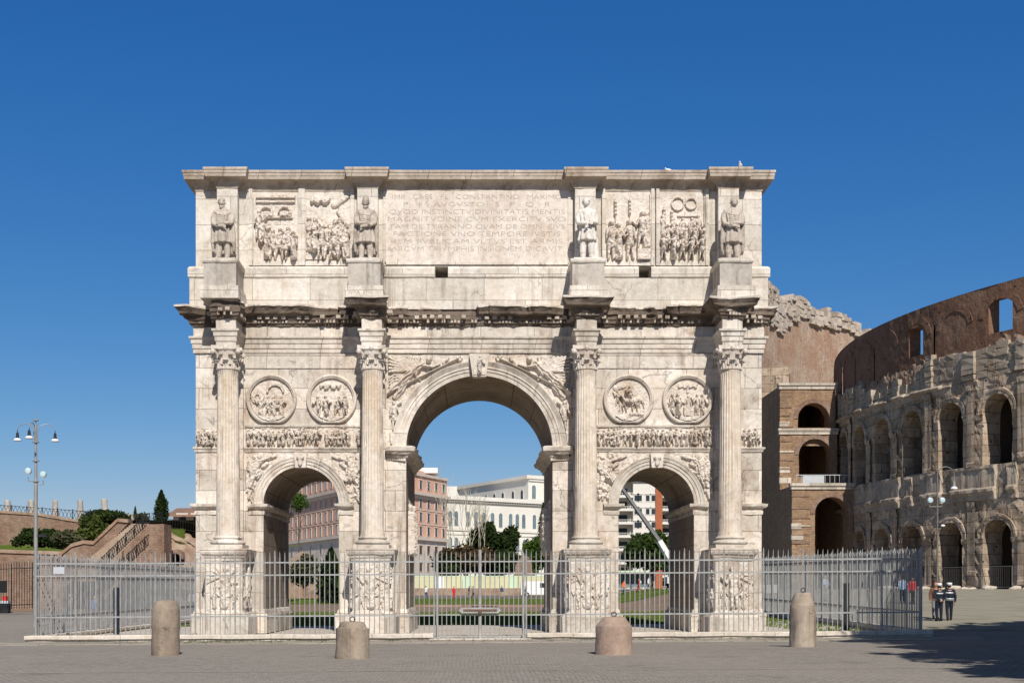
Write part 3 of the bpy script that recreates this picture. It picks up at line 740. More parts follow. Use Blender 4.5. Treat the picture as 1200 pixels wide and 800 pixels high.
def attic_base(mb, cx, cy):
    z = 3.78
    mb.box(cx - .78, cx + .78, cy - .78, cy + .78, z, z + .17)
    pts = [(.77, z + .17)] + [(.65 + .12 * math.cos(a), z + .26 + .09 * math.sin(a)) for a in np.linspace(-PI / 2, PI / 2, 8)] + [(.63, z + .37), (.59, z + .41)]
    pts += [(.585 + .06 * math.cos(a), z + .47 + .05 * math.sin(a)) for a in np.linspace(-PI / 2, PI / 2, 6)] + [(.56, z + .55)]
    mb.lathe(pts, 40, (cx, cy, 0))
    V = mb.v; 
CY = -1.22
def ped_relief(w_, h_, rng, seed):
    h = HF(w_, h_, .03)
    h.figure(w_ * .5, .08, h_ * .86, .11, rng, robe=.8)
    h.cap(w_ * .5, h_ * .62, .1, w_ * .78, h_ * .8, .06, .09)
    k = rng.choice([-1, 1])
    for q in range(6): h.cap(w_ * .5 - k * .1, h_ * .7, .05, w_ * .5 - k * (.25 + .1 * q) * w_ * .9, h_ * (.86 - q * .075), .035, .06)
    h.figure(w_ * .22, .05, h_ * .46, .09, rng); h.figure(w_ * .78, .05, h_ * .42, .09, rng)
    h.ring(w_ * .5, h_ * .45, w_ * .26, .035, .09, -3, .6)
    h.H = np.minimum(h.H, .16); h.erode(.018, 4, seed); return h
for i, cx in enumerate(CX):
    p = MB(); p.box(cx - .80, cx + .80, -2.02, .02, .9, 3.4)
    prof = [(.0, 1.10), (.03, 1.04), (.10, .98), (.20, .90), (.24, .86), (.30, .80), (.30, .02)]
    p.sweep([(cx - .80, .02), (cx - .80, -2.02), (cx + .80, -2.02), (cx + .80, .02)][::1], [(o, z) for o, z in prof], step=.2, warp=chip(.04, 1.8, i))
    p.sweep([(cx - .80, .02), (cx - .80, -2.02), (cx + .80, -2.02), (cx + .80, .02)], [(0, 3.22), (.04, 3.24), (.05, 3.34), (.10, 3.38), (.12, 3.46), (.20, 3.52), (.24, 3.62), (.25, 3.74), (.10, 3.78), (-.3, 3.785)], step=.16, warp=chip(.04, 2.2, 30 + i))
    p.box(cx - .88, cx + .88, -2.1, .02, 3.74, 3.778)
    ped = p.build('pedestal', M['wall'], arch)
    ped_relief(1.5, 2.1, rnd, i).mesh(MB(), (cx - .75, -2.02, 1.12)).build('pedestal_relief', M['relief'], ped)
    for sd in (-1, 1):
        hr = ped_relief(1.5, 2.1, rnd, 10 + i)
        hr.mesh(MB(), (cx + sd * .80, -1.95 if sd > 0 else -.45, 1.12), u=(0, sd, 0), n=(sd, 0, 0)).build('pedestal_relief', M['relief'], ped)
    s_ = MB(); column_shaft(cx, CY, s_); col = s_.build('column', M['shaft'], arch, smooth=True)
    b = MB(); attic_base(b, cx, CY); b.build('column_base', M['trim'], col)
    c = MB(); capital(c, cx, CY); c.build('capital', M['relief'], col, smooth=False)

# roundels
def roundel(cx, seed, kind):
    rg = random.Random(seed); r, zc = 1.14, 10.52; rin = .98
    A = []; ths = np.linspace(0, 2 * PI, 73)[:-1]
    for dr, py in [(0, .0), (0, .12), (-.03, .19), (-.09, .21), (-.13, .17), (-.17, .15), (-.18, .0)]:
        row = []
        for t in ths:
            zz = max(zc + (r + dr) * math.sin(t), zc - .93 * r - dr * .6); row.append((cx + (r + dr) * math.cos(t), -py, zz))
        A.append(row)
    h = HF(2 * rin, 2 * rin, .028); h.H += .02; c = rin
    h.rect(0, 2 * rin, 0, .24, .12)
    if kind == 0:
        for a in (.5, .8, 1.1, 1.42): h.figure(a, .24, .92, .13, rg, .3)
        h.horse(1.25, .26, .62, 1, .14); h.ring(1.15, 1.3, .36, .05, .09, 0, PI); h.ring(.35, 1.1, .2, .1, .07)
    elif kind == 1:
        for a in (.38, .75, 1.25, 1.6): h.figure(a, .25, .9, .14, rg, .4)
        for q in range(9): h.cap(.5 + .1 * q, 1.55 + .08 * math.sin(q * 2), .08, .55 + .1 * q, 1.62, .06, .1)
        h.rect(.9, 1.1, .24, .75, .1)
    elif kind == 2:
        h.horse(1.0, .45, .72, -1, .16); h.figure(1.05, .85, .72, .15, rg, .1); h.horse(1.35, .6, .6, -1, .1)
        h.cap(1.1, .3, .1, 1.6, .32, .1, .15); h.cap(.4, 1.5, .14, .8, 1.6, .12, .07); h.figure(.5, .7, .7, .1, rg, .1)
    else:
        for a in (.3, .58, 1.38, 1.66): h.figure(a, .26, .98, .14, rg, .6)
        h.figure(.98, .24, .95, .11, rg, .2); h.rect(.80, 1.18, .24, .62, .15); h.cap(.98, 1.3, .06, .98, 1.55, .05, .06); [h.cap(.62 + .12 * q_, 1.55 + .05 * (q_ % 2), .09, .66 + .12 * q_, 1.66, .07, .08) for q_ in range(7)]
    h.H *= 1.25; h.erode(.012, 6, seed); m_ = np.hypot(h.X - c, h.Z - c) < rin - .01
    o = h.mesh(MB(), (cx - rin, 0, zc - rin), mask=m_, rim=False).build('roundel', M['relief'], arch)
    MB().grid(np.array(A), closed_u=True).build('roundel_frame', M['trim'], o, smooth=False)
for k, cx in enumerate((-9.33, -6.62, 6.74, 9.40)): roundel(cx, 60 + k, k)

# long friezes, corner frieze blocks, small spandrels
def crowd(w_, h_, seed, amp=.20, sp=.23, half=False):
    rg = random.Random(seed); h = HF(w_, h_, .026); x = .12
    while x < w_ - .1:
        lim = not half or x < w_ * .62 or rg.random() < .55
        if lim: h.figure(x, .02 + rg.random() * .05, h_ * rg.uniform(.72, .92), amp * rg.uniform(.6, 1.), rg, .5)
        if rg.random() < .16: h.horse(x, .03, h_ * .6, rg.choice([-1, 1]), amp * .9)
        x += sp * rg.uniform(.75, 1.25)
    h.erode(.022, 5, seed); return h
for k, (a, b) in enumerate(((CX[0] + .56, CX[1] - .56), (CX[2] + .56, CX[3] - .56))):
    crowd(b - a, .86, 80 + k, half=(k == 0)).mesh(MB(), (a, 0, 8.43)).build('frieze_relief', M['relief'], arch)
crowd(1.1, .86, 90).mesh(MB(), (-HW + .03, 0, 8.43)).build('frieze_relief', M['relief'], arch)
crowd(1.05, .86, 91).mesh(MB(), (CX[3] + .56, 0, 8.43)).build('frieze_relief', M['relief'], arch)
for k, (cx, r, zs) in enumerate((OPEN[0], OPEN[2])):
    for sd in (-1, 1):
        x0 = CX[0] + .56 if (k == 0 and sd < 0) else (cx + .32 if sd > 0 else CX[2] + .56)
        x1 = cx - .32 if sd < 0 else (CX[1] - .56 if k == 0 else CX[3] - .56)
        rg = random.Random(100 + k * 3 + sd); w_ = x1 - x0; h = HF(w_, 2.25, .028); cxr = cx - x0
        e = 0 if sd < 0 else w_; q = lambda t: e - sd * t
        h.cap(q(.55), 1.85, .16, q(.35), 1.35, .19, .17); h.cap(q(.62), 2.05, .1, q(.62), 2.0, .1, .19); h.cap(q(.4), 1.3, .15, q(.75), 1.0, .1, .15)
        h.cap(q(.35), 1.3, .14, q(.2), .7, .09, .14); h.cap(q(.5), 1.8, .08, q(1.05), 2.0, .06, .14); h.cap(q(1.05), 2.0, .1, q(1.35), 2.08, .05, .11)
        h.cap(q(.2), 1.8, .12, q(.16), 1.5, .12, .12); h.cap(q(.75), 1.6, .08, q(.95), 1.75, .1, .12); h.cap(q(.2), .5, .1, q(.15), .2, .07, .12)
        for _ in range(16):
            tt, zz = rg.uniform(.1, .9), rg.uniform(.1, 2.15)
            h.cap(q(tt), zz, rg.uniform(.06, .13), q(tt + rg.uniform(-.25, .25)), zz + rg.uniform(-.3, .3), rg.uniform(.04, .1), rg.uniform(.05, .12), 0, .02, 40)
        for _ in range(5): h.cap(q(rg.uniform(.3, .8)), rg.uniform(.9, 1.7), .13, q(rg.uniform(.2, .7)), rg.uniform(.7, 1.5), .11, .15, 0, .04, 46)
        h.erode(.024, 5, k * 2 + sd)
        msk = (np.hypot(h.X - cxr, h.Z - (zs - 5.9)) > r + .50)
        h.mesh(MB(), (x0, 0, 5.9), mask=msk, rim=False).build('spandrel_relief', M['relief'], arch)
# winged victories beside the great arch
for sd in (-1, 1):
    cx, r, zs = OPEN[1]; w_ = 3.65; x0 = -4.12 if sd < 0 else .50; h = HF(w_, 4.0, .03); e = 0. if sd < 0 else w_
    q = lambda t: e - sd * t
    zb = 8.5
    for k in range(13):                      # near wing, fanned feathers
        t_ = k / 12; tip = (.10 + 1.35 * max(0, t_ - .35) / .65, 3.28 + .66 * min(1, t_ / .35) - .05 * (t_ > .8))
        h.cap(q(1.12 + .2 * t_), 3.34 + .16 * t_, .05, q(tip[0]), tip[1], .062, .07, .05)
    for k in range(6):                       # lower wing feathers
        h.cap(q(.72 - .02 * k), 3.12 - .07 * k, .05, q(.30), 3.14 - .13 * k, .05, .07, .03); h.cap(q(.30), 3.14 - .13 * k, .05, q(.10), 2.98 - .13 * k, .04, .06, .03)
    h.cap(q(1.56), 3.62, .15, q(1.05), 3.2, .17, .19, .02, .03, 40); h.cap(q(1.88), 3.84, .115, q(1.87), 3.80, .11, .2, .03)
    h.cap(q(1.05), 3.2, .18, q(.57), 2.8, .17, .2, .0, .05, 44); h.cap(q(.6), 2.84, .17, q(.06), 2.34, .10, .17, 0, .04, 40)
    h.cap(q(.95), 3.0, .12, q(.62), 2.45, .16, .15, 0, .05, 48); h.cap(q(.62), 2.45, .15, q(.35), 2.12, .12, .12, 0, .04, 48)
    h.cap(q(1.62), 3.55, .065, q(2.02), 3.48, .055, .17, .02); h.cap(q(2.02), 3.48, .055, q(2.35), 3.6, .05, .17)
    h.cap(q(1.5), 3.45, .06, q(1.28), 3.12, .05, .18, .02); h.cap(q(1.3), 3.1, .09, q(1.48), 2.9, .05, .10, 0, .03, 40)
    h.cap(q(.0), 2.3, .035, q(3.2), 3.88, .04, .17)
    for k, (tt, zz) in enumerate(((2.55, 3.72), (2.68, 3.85), (2.85, 3.78), (3.02, 3.88), (3.2, 3.92), (3.28, 3.84))): h.cap(q(tt), zz - .06, .075, q(tt + .06), zz + .05, .05, .14)
    h.figure(q(.34), .62, 1.35, .16, random.Random(5 + sd), .15); h.cap(q(.3), 1.75, .1, q(.6), 1.9, .08, .13); h.cap(q(.2), .5, .1, q(.22), .1, .1, .09)
    for k in range(5): h.cap(q(.62 + .03 * k), 1.5 + .09 * k, .07, q(.72), 1.6 + .1 * k, .05, .1)
    h.erode(.014, 4, 70 + sd)
    msk = np.hypot(h.X - (cx - x0), h.Z - (zs - zb)) > r + .645
    h.mesh(MB(), (x0, 0, zb), mask=msk, rim=False).build('victory_relief', M['relief'], arch)
# carved panels on the jambs of the great passage
for sd in (-1, 1):
    hp = crowd(4.2, 2.6, 120 + sd, .17, .42)
    hp.mesh(MB(), (sd * 3.3 - .03 * (sd < 0) * 0 + (.03 if sd > 0 else .03), 1.6 if sd < 0 else 5.8, 3.6), u=(0, -sd, 0), n=(-sd, 0, 0)).build('passage_relief', M['relief'], arch)

# attic
at = MB()
at.box(-12.98, 12.98, -.24, DP + .2, 14.55, 15.95)
at.build('attic_base', M['attic'], arch)
at = MB(); HOLE = [(-1.97, -1.38), (7.18, 7.74)]; cuts = [-HW] + [v for h_ in HOLE for v in h_] + [HW]
for k in range(0, len(cuts), 2): at.box(cuts[k], cuts[k + 1], 0, 1.4, 15.95, 16.52)
at.box(-HW, HW, 1.4, DP, 15.95, 16.52); at.box(-HW, HW, 0, DP, 16.52, 20.0)
attic = at.build('attic_wall', M['attic'], arch)
bd = [(.10, 15.93), (.26, 15.95), (.30, 16.0), (.31, 16.36), (.24, 16.46), (.05, 16.52)]
segs = [[(-HW, DP), (-HW, 0), (HOLE[0][0], 0)], [(HOLE[0][1], 0), (HOLE[1][0], 0)], [(HOLE[1][1], 0), (HW, 0), (HW, DP)]]
for sg in segs: MB().sweep(sg, bd, step=.3, warp=chip(.018, 1.8, 15)).build('attic_moulding', M['attic'], arch)
for x in SX:
    MB().box(x - .46, x + .46, -.42, .02, 16.5, 20.05).build('attic_pilaster', M['attic'], arch)
    p = MB(); p.box(x - .84, x + .84, -2.12, -.2, 14.62, 15.16)
    v = p.v[0]; v[4:, 0] = x + (v[4:, 0] - x) * .97
    p.build('statue_base', M['attic'], arch)
    p = MB(); p.box(x - .70, x + .70, -1.98, -.2, 15.16, 16.22).build('statue_plinth', M['plinth'], arch)
    MB().sweep([(x - .70, -.2), (x - .70, -1.98), (x + .70, -1.98), (x + .70, -.2)], [(0, 16.15), (.05, 16.18), (.08, 16.24), (.08, 16.34), (.0, 16.37), (-.7, 16.375)], step=.2, warp=chip(.02, 3, 17)).build('plinth_cap', M['attic'], arch)
ATT = zigzag(.46, -.42, SX)
ac = [(.02, 19.90), (.05, 20.0), (.09, 20.12), (.16, 20.22), (.26, 20.285), (.45, 20.31), (.46, 20.43), (.48, 20.45), (.49, 20.57), (.52, 20.60), (.52, 20.70), (.2, 20.73), (-.6, 20.74)]
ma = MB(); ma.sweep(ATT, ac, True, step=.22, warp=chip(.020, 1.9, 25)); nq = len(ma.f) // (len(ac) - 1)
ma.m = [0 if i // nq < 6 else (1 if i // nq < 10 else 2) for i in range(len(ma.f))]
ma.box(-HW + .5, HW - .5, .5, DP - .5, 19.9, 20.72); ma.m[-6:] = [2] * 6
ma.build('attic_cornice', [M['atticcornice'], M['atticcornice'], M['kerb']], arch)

# inscription panel
ins = MB(); ins.box(-4.22, 4.05, -.03, .03, 16.62, 19.95)
insp = ins.build('inscription_panel', M['atticrelief'], arch)
lines = ['IMP · CAES · FL · CONSTANTINO · MAXIMO', 'P · F · AVGVSTO · S · P · Q · R', 'QVOD INSTINCTV DIVINITATIS MENTIS', 'MAGNITVDINE CVM EXERCITV SVO', 'TAM DE TYRANNO QVAM DE OMNI EIVS', 'FACTIONE VNO TEMPORE IVSTIS', 'REM PVBLICAM VLTVS EST ARMIS', 'ARCVM TRIVMPHIS INSIGNEM DICAVIT']
for k, t_ in enumerate(lines):
    text(t_, -.08, -.035, 19.55 - k * .333, .30, insp, 'lettering', [7.6, 6.6, 7.9, 8.0, 7.9, 7.5, 7.7, 7.7][k], ext=.002)
fr = MB()
for (a, b, c, d) in ((-4.22, 4.05, 16.6, 16.7), (-4.30, -4.18, 16.55, 19.9), (4.02, 4.14, 16.55, 19.9)): fr.box(a, b, -.08, .02, c, d)
fr.build('panel_frame', M['attic'], insp)

# four attic relief panels
def standard(h, x, z, top, amp=.07):
    h.cap(x, z, .022, x, top, .022, amp)
    for k in range(4): h.cap(x, top - .12 - k * .17, .075, x, top - .14 - k * .17, .075, amp + .03)
def attic_panel(k, cx):
    w_, ht = 2.04, 3.06; rg = random.Random(200 + k); h = HF(w_, ht, .026)
    if k == 0:
        h.rect(.12, 1.9, 2.78, 2.92, .1); h.rect(.12, 1.9, 2.60, 2.7, .07)
        for c in (.6, 1.42): h.ring(c, 2.12, .28, .035, .09, -.2, PI + .2); [h.cap(c - .16 + .1 * q, 2.0 + .03 * (q % 2), .08, c - .16 + .1 * q, 2.12, .07, .12) for q in range(5)]
        h.rect(.3, 1.8, 1.9, 1.95, .07)
        h.figure(.24, .95, 1.35, .16, rg, .1, 0, 1); h.figure(.42, .7, 1.15, .12, rg, .4)
        for c, z_, hh in ((.62, .08, 1.15), (.9, .0, 1.4), (1.18, .1, 1.36), (1.42, .0, 1.3), (1.66, .12, 1.34), (1.85, .0, 1.28)): h.figure(c, z_, hh, rg.uniform(.16, .26), rg, .35)
    elif k == 1:
        h.rect(.0, .75, 0, .36, .08)
        for q in range(9): h.cap(.3 + .09 * q, 2.66 + .06 * math.sin(q * 1.7), .1, .33 + .09 * q, 2.78, .09, .12)
        h.cap(1.3, 2.5, .16, 1.85, 2.85, .12, .08)
        for c, z_, hh in ((.18, .38, 1.6), (.42, .36, 1.5), (.72, .1, 1.5), (1.02, .02, 1.62), (1.3, .02, 1.75), (1.62, .04, 1.8), (1.86, .0, 1.6)): h.figure(c, z_, hh, rg.uniform(.16, .26), rg, .5)
        h.cap(1.45, 2.2, .06, 1.9, 1.5, .05, .1); h.cap(1.2, .9, .22, 1.42, .35, .24, .2, 0, .04, 30)
    elif k == 2:
        standard(h, .45, 1.0, 2.75); standard(h, 1.1, 1.0, 2.8); h.rect(1.42, 2.04, 0, .52, .14)
        for c, z_, hh in ((.24, .02, 1.75), (.60, .02, 1.65), (1.12, .02, 1.8)): h.figure(c, z_, hh, .21, rg, .05)
        h.figure(1.62, .54, 1.65, .2, rg, .2, 0, -1); h.figure(1.86, .54, 1.7, .12, rg, .7)
    else:
        for c, rr in ((.82, .28), (1.42, .24)): h.ring(c, 2.55, rr, .03, .06)
        h.rect(.8, 1.7, 1.98, 2.03, .05)
        for q in range(15): h.figure(.18 + (q % 5) * .41 + .18 * (q // 5 % 2) + rg.uniform(-.06, .06), [.95, .5, .02][q // 5], rg.uniform(.95, 1.15), [.10, .16, .24][q // 5], rg, .4)
        standard(h, .2, 1., 2.4); standard(h, .55, 1.2, 2.3)
    h.H = np.minimum(h.H * 1.3, .40); h.erode(.012, 5, k)
    o = h.mesh(MB(), (cx - w_ / 2, 0, 16.78)).build('attic_relief', M['atticrelief'], arch)
    f = MB()
    for sx in (-1, 1): f.box(cx + sx * (w_ / 2 + .09) - .072, cx + sx * (w_ / 2 + .09) + .072, -.16, .02, 16.55, 19.98); f.box(cx + sx * (w_ / 2 - .01) - .026, cx + sx * (w_ / 2 - .01) + .026, -.10, .02, 16.77, 19.8)
    f.box(cx - w_ / 2, cx + w_ / 2, -.10, .02, 16.55, 16.76); f.build('panel_frame', M['attic'], o)
for k, cx in enumerate((-9.14, -6.78, 6.72, 9.16)): attic_panel(k, cx)
# ------------------------------------------------------------------ statues of captives on the attic
def loft(mb, rows, n=40, folds=0, famp=0., seed=0, yo=0):
    """rows of (z, cx, cy, rx, ry); folds ripple the outline"""
    th = np.arange(n) * 2 * PI / n; A = []
    for (z, cx, cy, rx, ry) in rows:
        f = 1 + famp * np.sin(th * folds + 1.3 * math.sin(z * 2.1 + seed)) + famp * .5 * np.sin(th * (folds * 2 + 1) + z * 1.3 + seed) if folds else 1.
        A.append(np.stack([cx + rx * f * np.cos(th), cy + ry * f * np.sin(th), np.full(n, z)], -1))
    A = np.array(A); mb.grid(A, closed_u=True); b = mb.n - len(rows) * n
    mb.f.append([b + i for i in range(n)][::-1]); mb.f.append([b + (len(rows) - 1) * n + i for i in range(n)]); mb.m += [0, 0]

def captive(x, mat, var, label):
    t = thing('statue', (x, -1.28, 16.38), label, 'statue', 'captive statues on the attic')
    b = MB()
    b.box(-.62, .62, -.45, .42, 0, .10)
    sp = .19
    for sx in (-1, 1):
        b.cap((sx * sp * 1.1, -.32, .15), .075, (sx * sp, -.08, .17), .095)
        b.tube([(sx * sp, -.05, .1), (sx * sp, -.06, .42), (sx * sp * .85, -.04, .98)], [.10, .145, .165], 10)
    hem = .82 if var != 2 else .92
    loft(b, [(hem, 0, -.05, .40, .30), (hem + .03, 0, -.05, .41, .31), (1.15, 0, -.06, .37, .29), (1.45, 0, -.07, .31, .26), (1.60, 0, -.07, .29, .24), (1.9, 0, -.05, .34, .27), (2.12, 0, -.0, .37, .24), (2.26, 0, .02, .30, .2), (2.36, 0, .02, .16, .15)], 72, 10, .10, var * 1.7)
    if var != 2:                              # long fringed cloak hanging behind and at the sides
        loft(b, [(.36, 0, .16, .47, .13), (.42, 0, .16, .49, .15), (.9, 0, .14, .50, .18), (1.5, 0, .11, .47, .2), (2.0, 0, .08, .42, .2), (2.22, 0, .05, .33, .18), (2.36, 0, .03, .18, .14)], 72, 13, .08, var)
        for sx in (-1, 1): b.tube([(sx * .36, -.04, 2.1), (sx * .44, -.02, 1.5), (sx * .47, .0, .9), (sx * .45, .04, .45)], [.09, .10, .09, .05], 8)
    else:
        b.cap((.40, .05, .1), .15, (.38, .05, .95), .13); loft(b, [(1.2, .08, .12, .38, .14), (2.2, 0, .06, .36, .18)], 48, 7, .07, 2)
    for k in range(6 if var != 2 else 2):     # folds over the chest and shoulders
        s = .34 - .03 * k
        if var == 2: b.tube([(-.30, -.06, 2.26 - .05 * k), (-.05, -.27, 2.08 - .06 * k), (.3, -.26, 1.78 - .05 * k)], [.05, .045, .05], 8); continue
        b.tube([(-s, -.05, 2.22 - .06 * k), (-.15, -.30, 2.02 - .085 * k), (.16, -.31, 1.98 - .09 * k), (s, -.06, 2.22 - .04 * k)], [.04, .03, .03, .04], 8)
    flip = 1 if var in (0, 3) else -1
    for sx in (-1, 1):
        b.ell((sx * .31, .0, 2.17), (.14, .16, .15)); b.tube([(sx * .36, 0, 2.15), (sx * .43, -.05, 1.9), (sx * .40, -.18, 1.66)], [.12, .115, .10], 10)
        if var == 2 and sx > 0:
            b.tube([(sx * .40, -.18, 1.66), (.26, -.36, 1.66), (.06, -.44, 1.70)], [.10, .085, .065], 10)
        else:
            b.tube([(sx * .40, -.18, 1.66), (sx * .2, -.40, 1.56 + .05 * sx * flip), (-sx * .06, -.46, 1.53 + .07 * sx * flip)], [.10, .08, .062], 10)
        hx = -sx * .11 if not (var == 2 and sx > 0) else -.03
        b.ell((hx, -.47, 1.52 + .07 * sx * flip), (.07, .05, .06), 10, 6)
        for q in range(4):
            zz = 1.56 + .07 * sx * flip - q * .03; b.tube([(hx, -.49, zz), (hx - sx * .07, -.51, zz - .01), (hx - sx * .11, -.48, zz - .015)], [.024, .022, .018], 6)
        b.tube([(hx + sx * .03, -.50, 1.57 + .07 * sx * flip), (hx - sx * .03, -.52, 1.61 + .07 * sx * flip)], [.024, .018], 6)
    tw = [-.06, .0, -.05, .05][var]
    b.cap((0, .0, 2.3), .13, (tw * .5, -.02, 2.46), .115)
    hc = np.array((tw, -.05, 2.60)); b.ell(hc, (.145, .175, .20), 16, 12)
    b.ell(hc + (0, -.12, -.06), (.10, .09, .10)); b.tube([hc + (0, -.165, .04), hc + (0, -.205, -.03), hc + (0, -.17, -.05)], [.022, .034, .022], 6)
    for sx in (-1, 1): b.ell(hc + (sx * .065, -.15, .055), (.04, .03, .018), 8, 5); b.ell(hc + (sx * .15, .01, .0), (.03, .05, .06), 8, 6)
    if var in (0, 1): loft(b, [(2.46, tw, -.03, .12, .13), (2.40, tw, -.14, .11, .08), (2.33, tw, -.17, .05, .05)][::-1], 20, 5, .08)   # beard
    if var == 1: loft(b, [(2.66, tw, -.03, .165, .195), (2.78, tw, .0, .16, .18), (2.9, tw, -.02, .09, .1), (2.94, tw, -.05, .04, .05)], 24, 6, .03)   # cap
    else:
        rg = random.Random(var)
        for q in range(60):
            a, p = rg.uniform(0, 2 * PI), rg.uniform(.12, 1.5)
            d = np.array((math.cos(a) * math.cos(p), math.sin(a) * math.cos(p), math.sin(p)))
            if d[1] < -.72 and d[2] < .45: continue
            b.ell(hc + d * (.145, .175, .20), .045, 6, 4)
    body = fuse(b, .019, 1, .35)
    me = body.mesh('body', mat, (0, 0, 0), True)
    V = np.empty(len(me.vertices) * 3); me.vertices.foreach_get('co', V); V = V.reshape(-1, 3); V = V + (fbm(V, 5., 3 + var, 3) * .012)[:, None]; me.vertices.foreach_set('co', V.ravel())
    link('body', me, t, False)
captive(SX[0], M['statue'], 0, 'leftmost grey stone captive statue, bearded, on the left end plinth of the attic')
captive(SX[1], M['statue'], 1, 'bearded stone captive statue in a soft cap, between the left relief and the inscription')
captive(SX[2], M['statuew'], 2, 'whitest captive statue in a short tunic, just right of the inscription')
captive(SX[3], M['statue'], 3, 'curly haired stone captive statue with folded arms on the right end plinth of the attic')

# gulls on the roof
def gull(x, y, z, sc, label, yaw):
    b = MB(); b.tube([(-.24, 0, .13), (-.12, 0, .17), (.02, 0, .20), (.13, 0, .19), (.19, 0, .24)], [.02, .06, .085, .06, .04], 10); b.ell((.20, 0, .28), (.055, .045, .045))
    for sy in (-1, 1): b.ell((-.06, sy * .06, .19), (.20, .025, .06), 10, 6)
    body = b; beak = MB().tube([(.245, 0, .275), (.31, 0, .262)], [.016, .006], 6)
    legs = [MB().tube([(.0, sy * .03, .14), (.0, sy * .03, 0), (.05, sy * .03, 0)], .009, 5) for sy in (-1, 1)]
    t = thing('gull', (x, y, z), label, 'bird')
    def put(mb, n, m, par, sm=True):
        V = mb.verts() * sc; c, s_ = math.cos(yaw), math.sin(yaw); V = np.stack([V[:, 0] * c - V[:, 1] * s_, V[:, 0] * s_ + V[:, 1] * c, V[:, 2]], -1)
        q = MB(); q.add(V, mb.f); o = link(n, q.mesh(n, m, (0, 0, 0), sm), par, False); return o
    put(body, 'body', M['white'], t); put(beak, 'beak', M['c_orange'], t)
    for l in legs: put(l, 'leg', M['c_orange'], t)
gull(PX(869, 55.0), -.55, 20.73, .9, 'white gull standing on the roof above the right end statue', R(250))
gull(PX(783, 55.6), -.15, 20.71, .62, 'small white gull low on the roof edge above the right relief panels', R(200))

# ------------------------------------------------------------------ kerb and iron fence
FY, FX = -6.3, 17.7
def kz(x): return gz(x, FY)
def kerbrun(p0, p1, w_, h_, n=30):
    p0, p1 = np.array(p0, float), np.array(p1, float); mb = MB(); A = []
    d = (p1 - p0) / np.linalg.norm(p1 - p0); nr = np.array([d[1], -d[0]])
    for (o, z) in [(w_ - .09, -.1), (w_ - .09, .07), (w_, .09), (w_, h_ - .03), (w_ - .03, h_), (-w_ + .03, h_), (-w_, h_ - .03), (-w_, .09), (-w_ + .09, .07), (-w_ + .09, -.1)]:
        r_ = []
        for t in np.linspace(0, 1, n):
            q = p0 + (p1 - p0) * t; c = q + nr * o; r_.append((c[0], c[1], gz(*q) + z))
        A.append(r_)
    A = np.array(A); A[2:8] += (fbm(A[2:8], 1.2, 3) * .012)[..., None]
    mb.grid(A); k = n
    mb.f += [[i * k for i in range(10)], [i * k + k - 1 for i in range(10)][::-1]]; mb.m += [0, 0]; return mb
GX0, GX1 = -1.66, 1.78
struct('kerb', kerbrun((-FX - .35, FY), (GX0 - .15, FY), .32, .25, 60), M['kerb'])
struct('kerb', kerbrun((GX1 + .15, FY), (FX + .35, FY), .32, .25, 60), M['kerb'])
struct('kerb', kerbrun((-FX, FY + .33), (-FX, 32), .30, .25, 40), M['kerb'])
struct('kerb', kerbrun((FX, FY + .33), (FX, 32), .30, .25, 40), M['kerb'])
sl = MB(); X_, Y_ = np.meshgrid(np.linspace(GX0 - .3, GX1 + .3, 8), [FY - .75, FY - .74, FY + .5])
Zs = g(X_, Y_) + .05; Zs[0] -= .06; sl.grid(np.stack([X_, Y_, Zs], -1)); struct('gate_threshold', sl, M['kerb'])

HT = 3.28                                     # bar height above the kerb
BAR = .0195
def bar(mb, x, y, z0, z1, r=BAR, tip=.22, lean=(0, 0)):
    mb.tube([(x, y, z0), (x, y, z1 - tip), (x + lean[0] * .6, y + lean[1] * .6, z1 - tip * .4), (x + lean[0], y + lean[1], z1)], [r, r, r * .8, .004], 5)
def fence_run(p0, p1, label, nm='iron_fence', bays=None, spacing=.2, zoff=.25, dens=7):
    p0, p1 = np.array(p0, float), np.array(p1, float); L = np.linalg.norm(p1 - p0); u = (p1 - p0) / L
    nb = bays or max(1, round(L / 1.57))
    t = thing(nm, ((p0[0] + p1[0]) / 2, (p0[1] + p1[1]) / 2, gz(*(p0 + p1) / 2) + zoff), label, 'fence', 'runs of grey iron railings round the arch')
    nrm = np.array([u[1], -u[0]])
    for k in range(nb + 1):
        q = p0 + u * L * k / nb; z = gz(*q) + zoff
        mb = MB(); bar(mb, q[0], q[1], z - .03, z + HT + .08, .036, .25, nrm * .05); mb.box(q[0] - .07, q[0] + .07, q[1] - .07, q[1] + .07, z - .02, z + .03)
        mb.build('post', M['iron'], t)
        if k == nb: break
        mb = MB(); n = dens
        for j in range(1, n + 1):
            b = p0 + u * L * (k + j / (n + 1)) / nb; z = gz(*b) + zoff
            bar(mb, b[0], b[1], z + .02, z + HT + rnd.uniform(-.015, .015), BAR, .22, nrm * rnd.uniform(.02, .06))
        mb.build('bar_panel', M['iron'], t)
    for hz, th in ((.72, .028), (2.36, .028), (2.86, .028)):
        mb = MB(); a, b = p0, p1
        fr = Frame((a[0], a[1], 0), (u[0], u[1], 0), (nrm[0], nrm[1], 0))
        za, zb = gz(*a) + zoff + hz, gz(*b) + zoff + hz; V = [fr(s, d, z) for s, z0 in ((0, za), (L, zb)) for d, z in ((-.02, z0 - th), (.02, z0 - th), (.02, z0 + th), (-.02, z0 + th))]
        mb.add(V, [(0, 1, 2, 3), (7, 6, 5, 4), (0, 4, 5, 1), (1, 5, 6, 2), (2, 6, 7, 3), (3, 7, 4, 0)]); mb.build('rail', M['iron'], t)
    return t
fence_run((-FX, FY), (GX0 - .12, FY), 'long grey iron railing left of the gate before the arch')
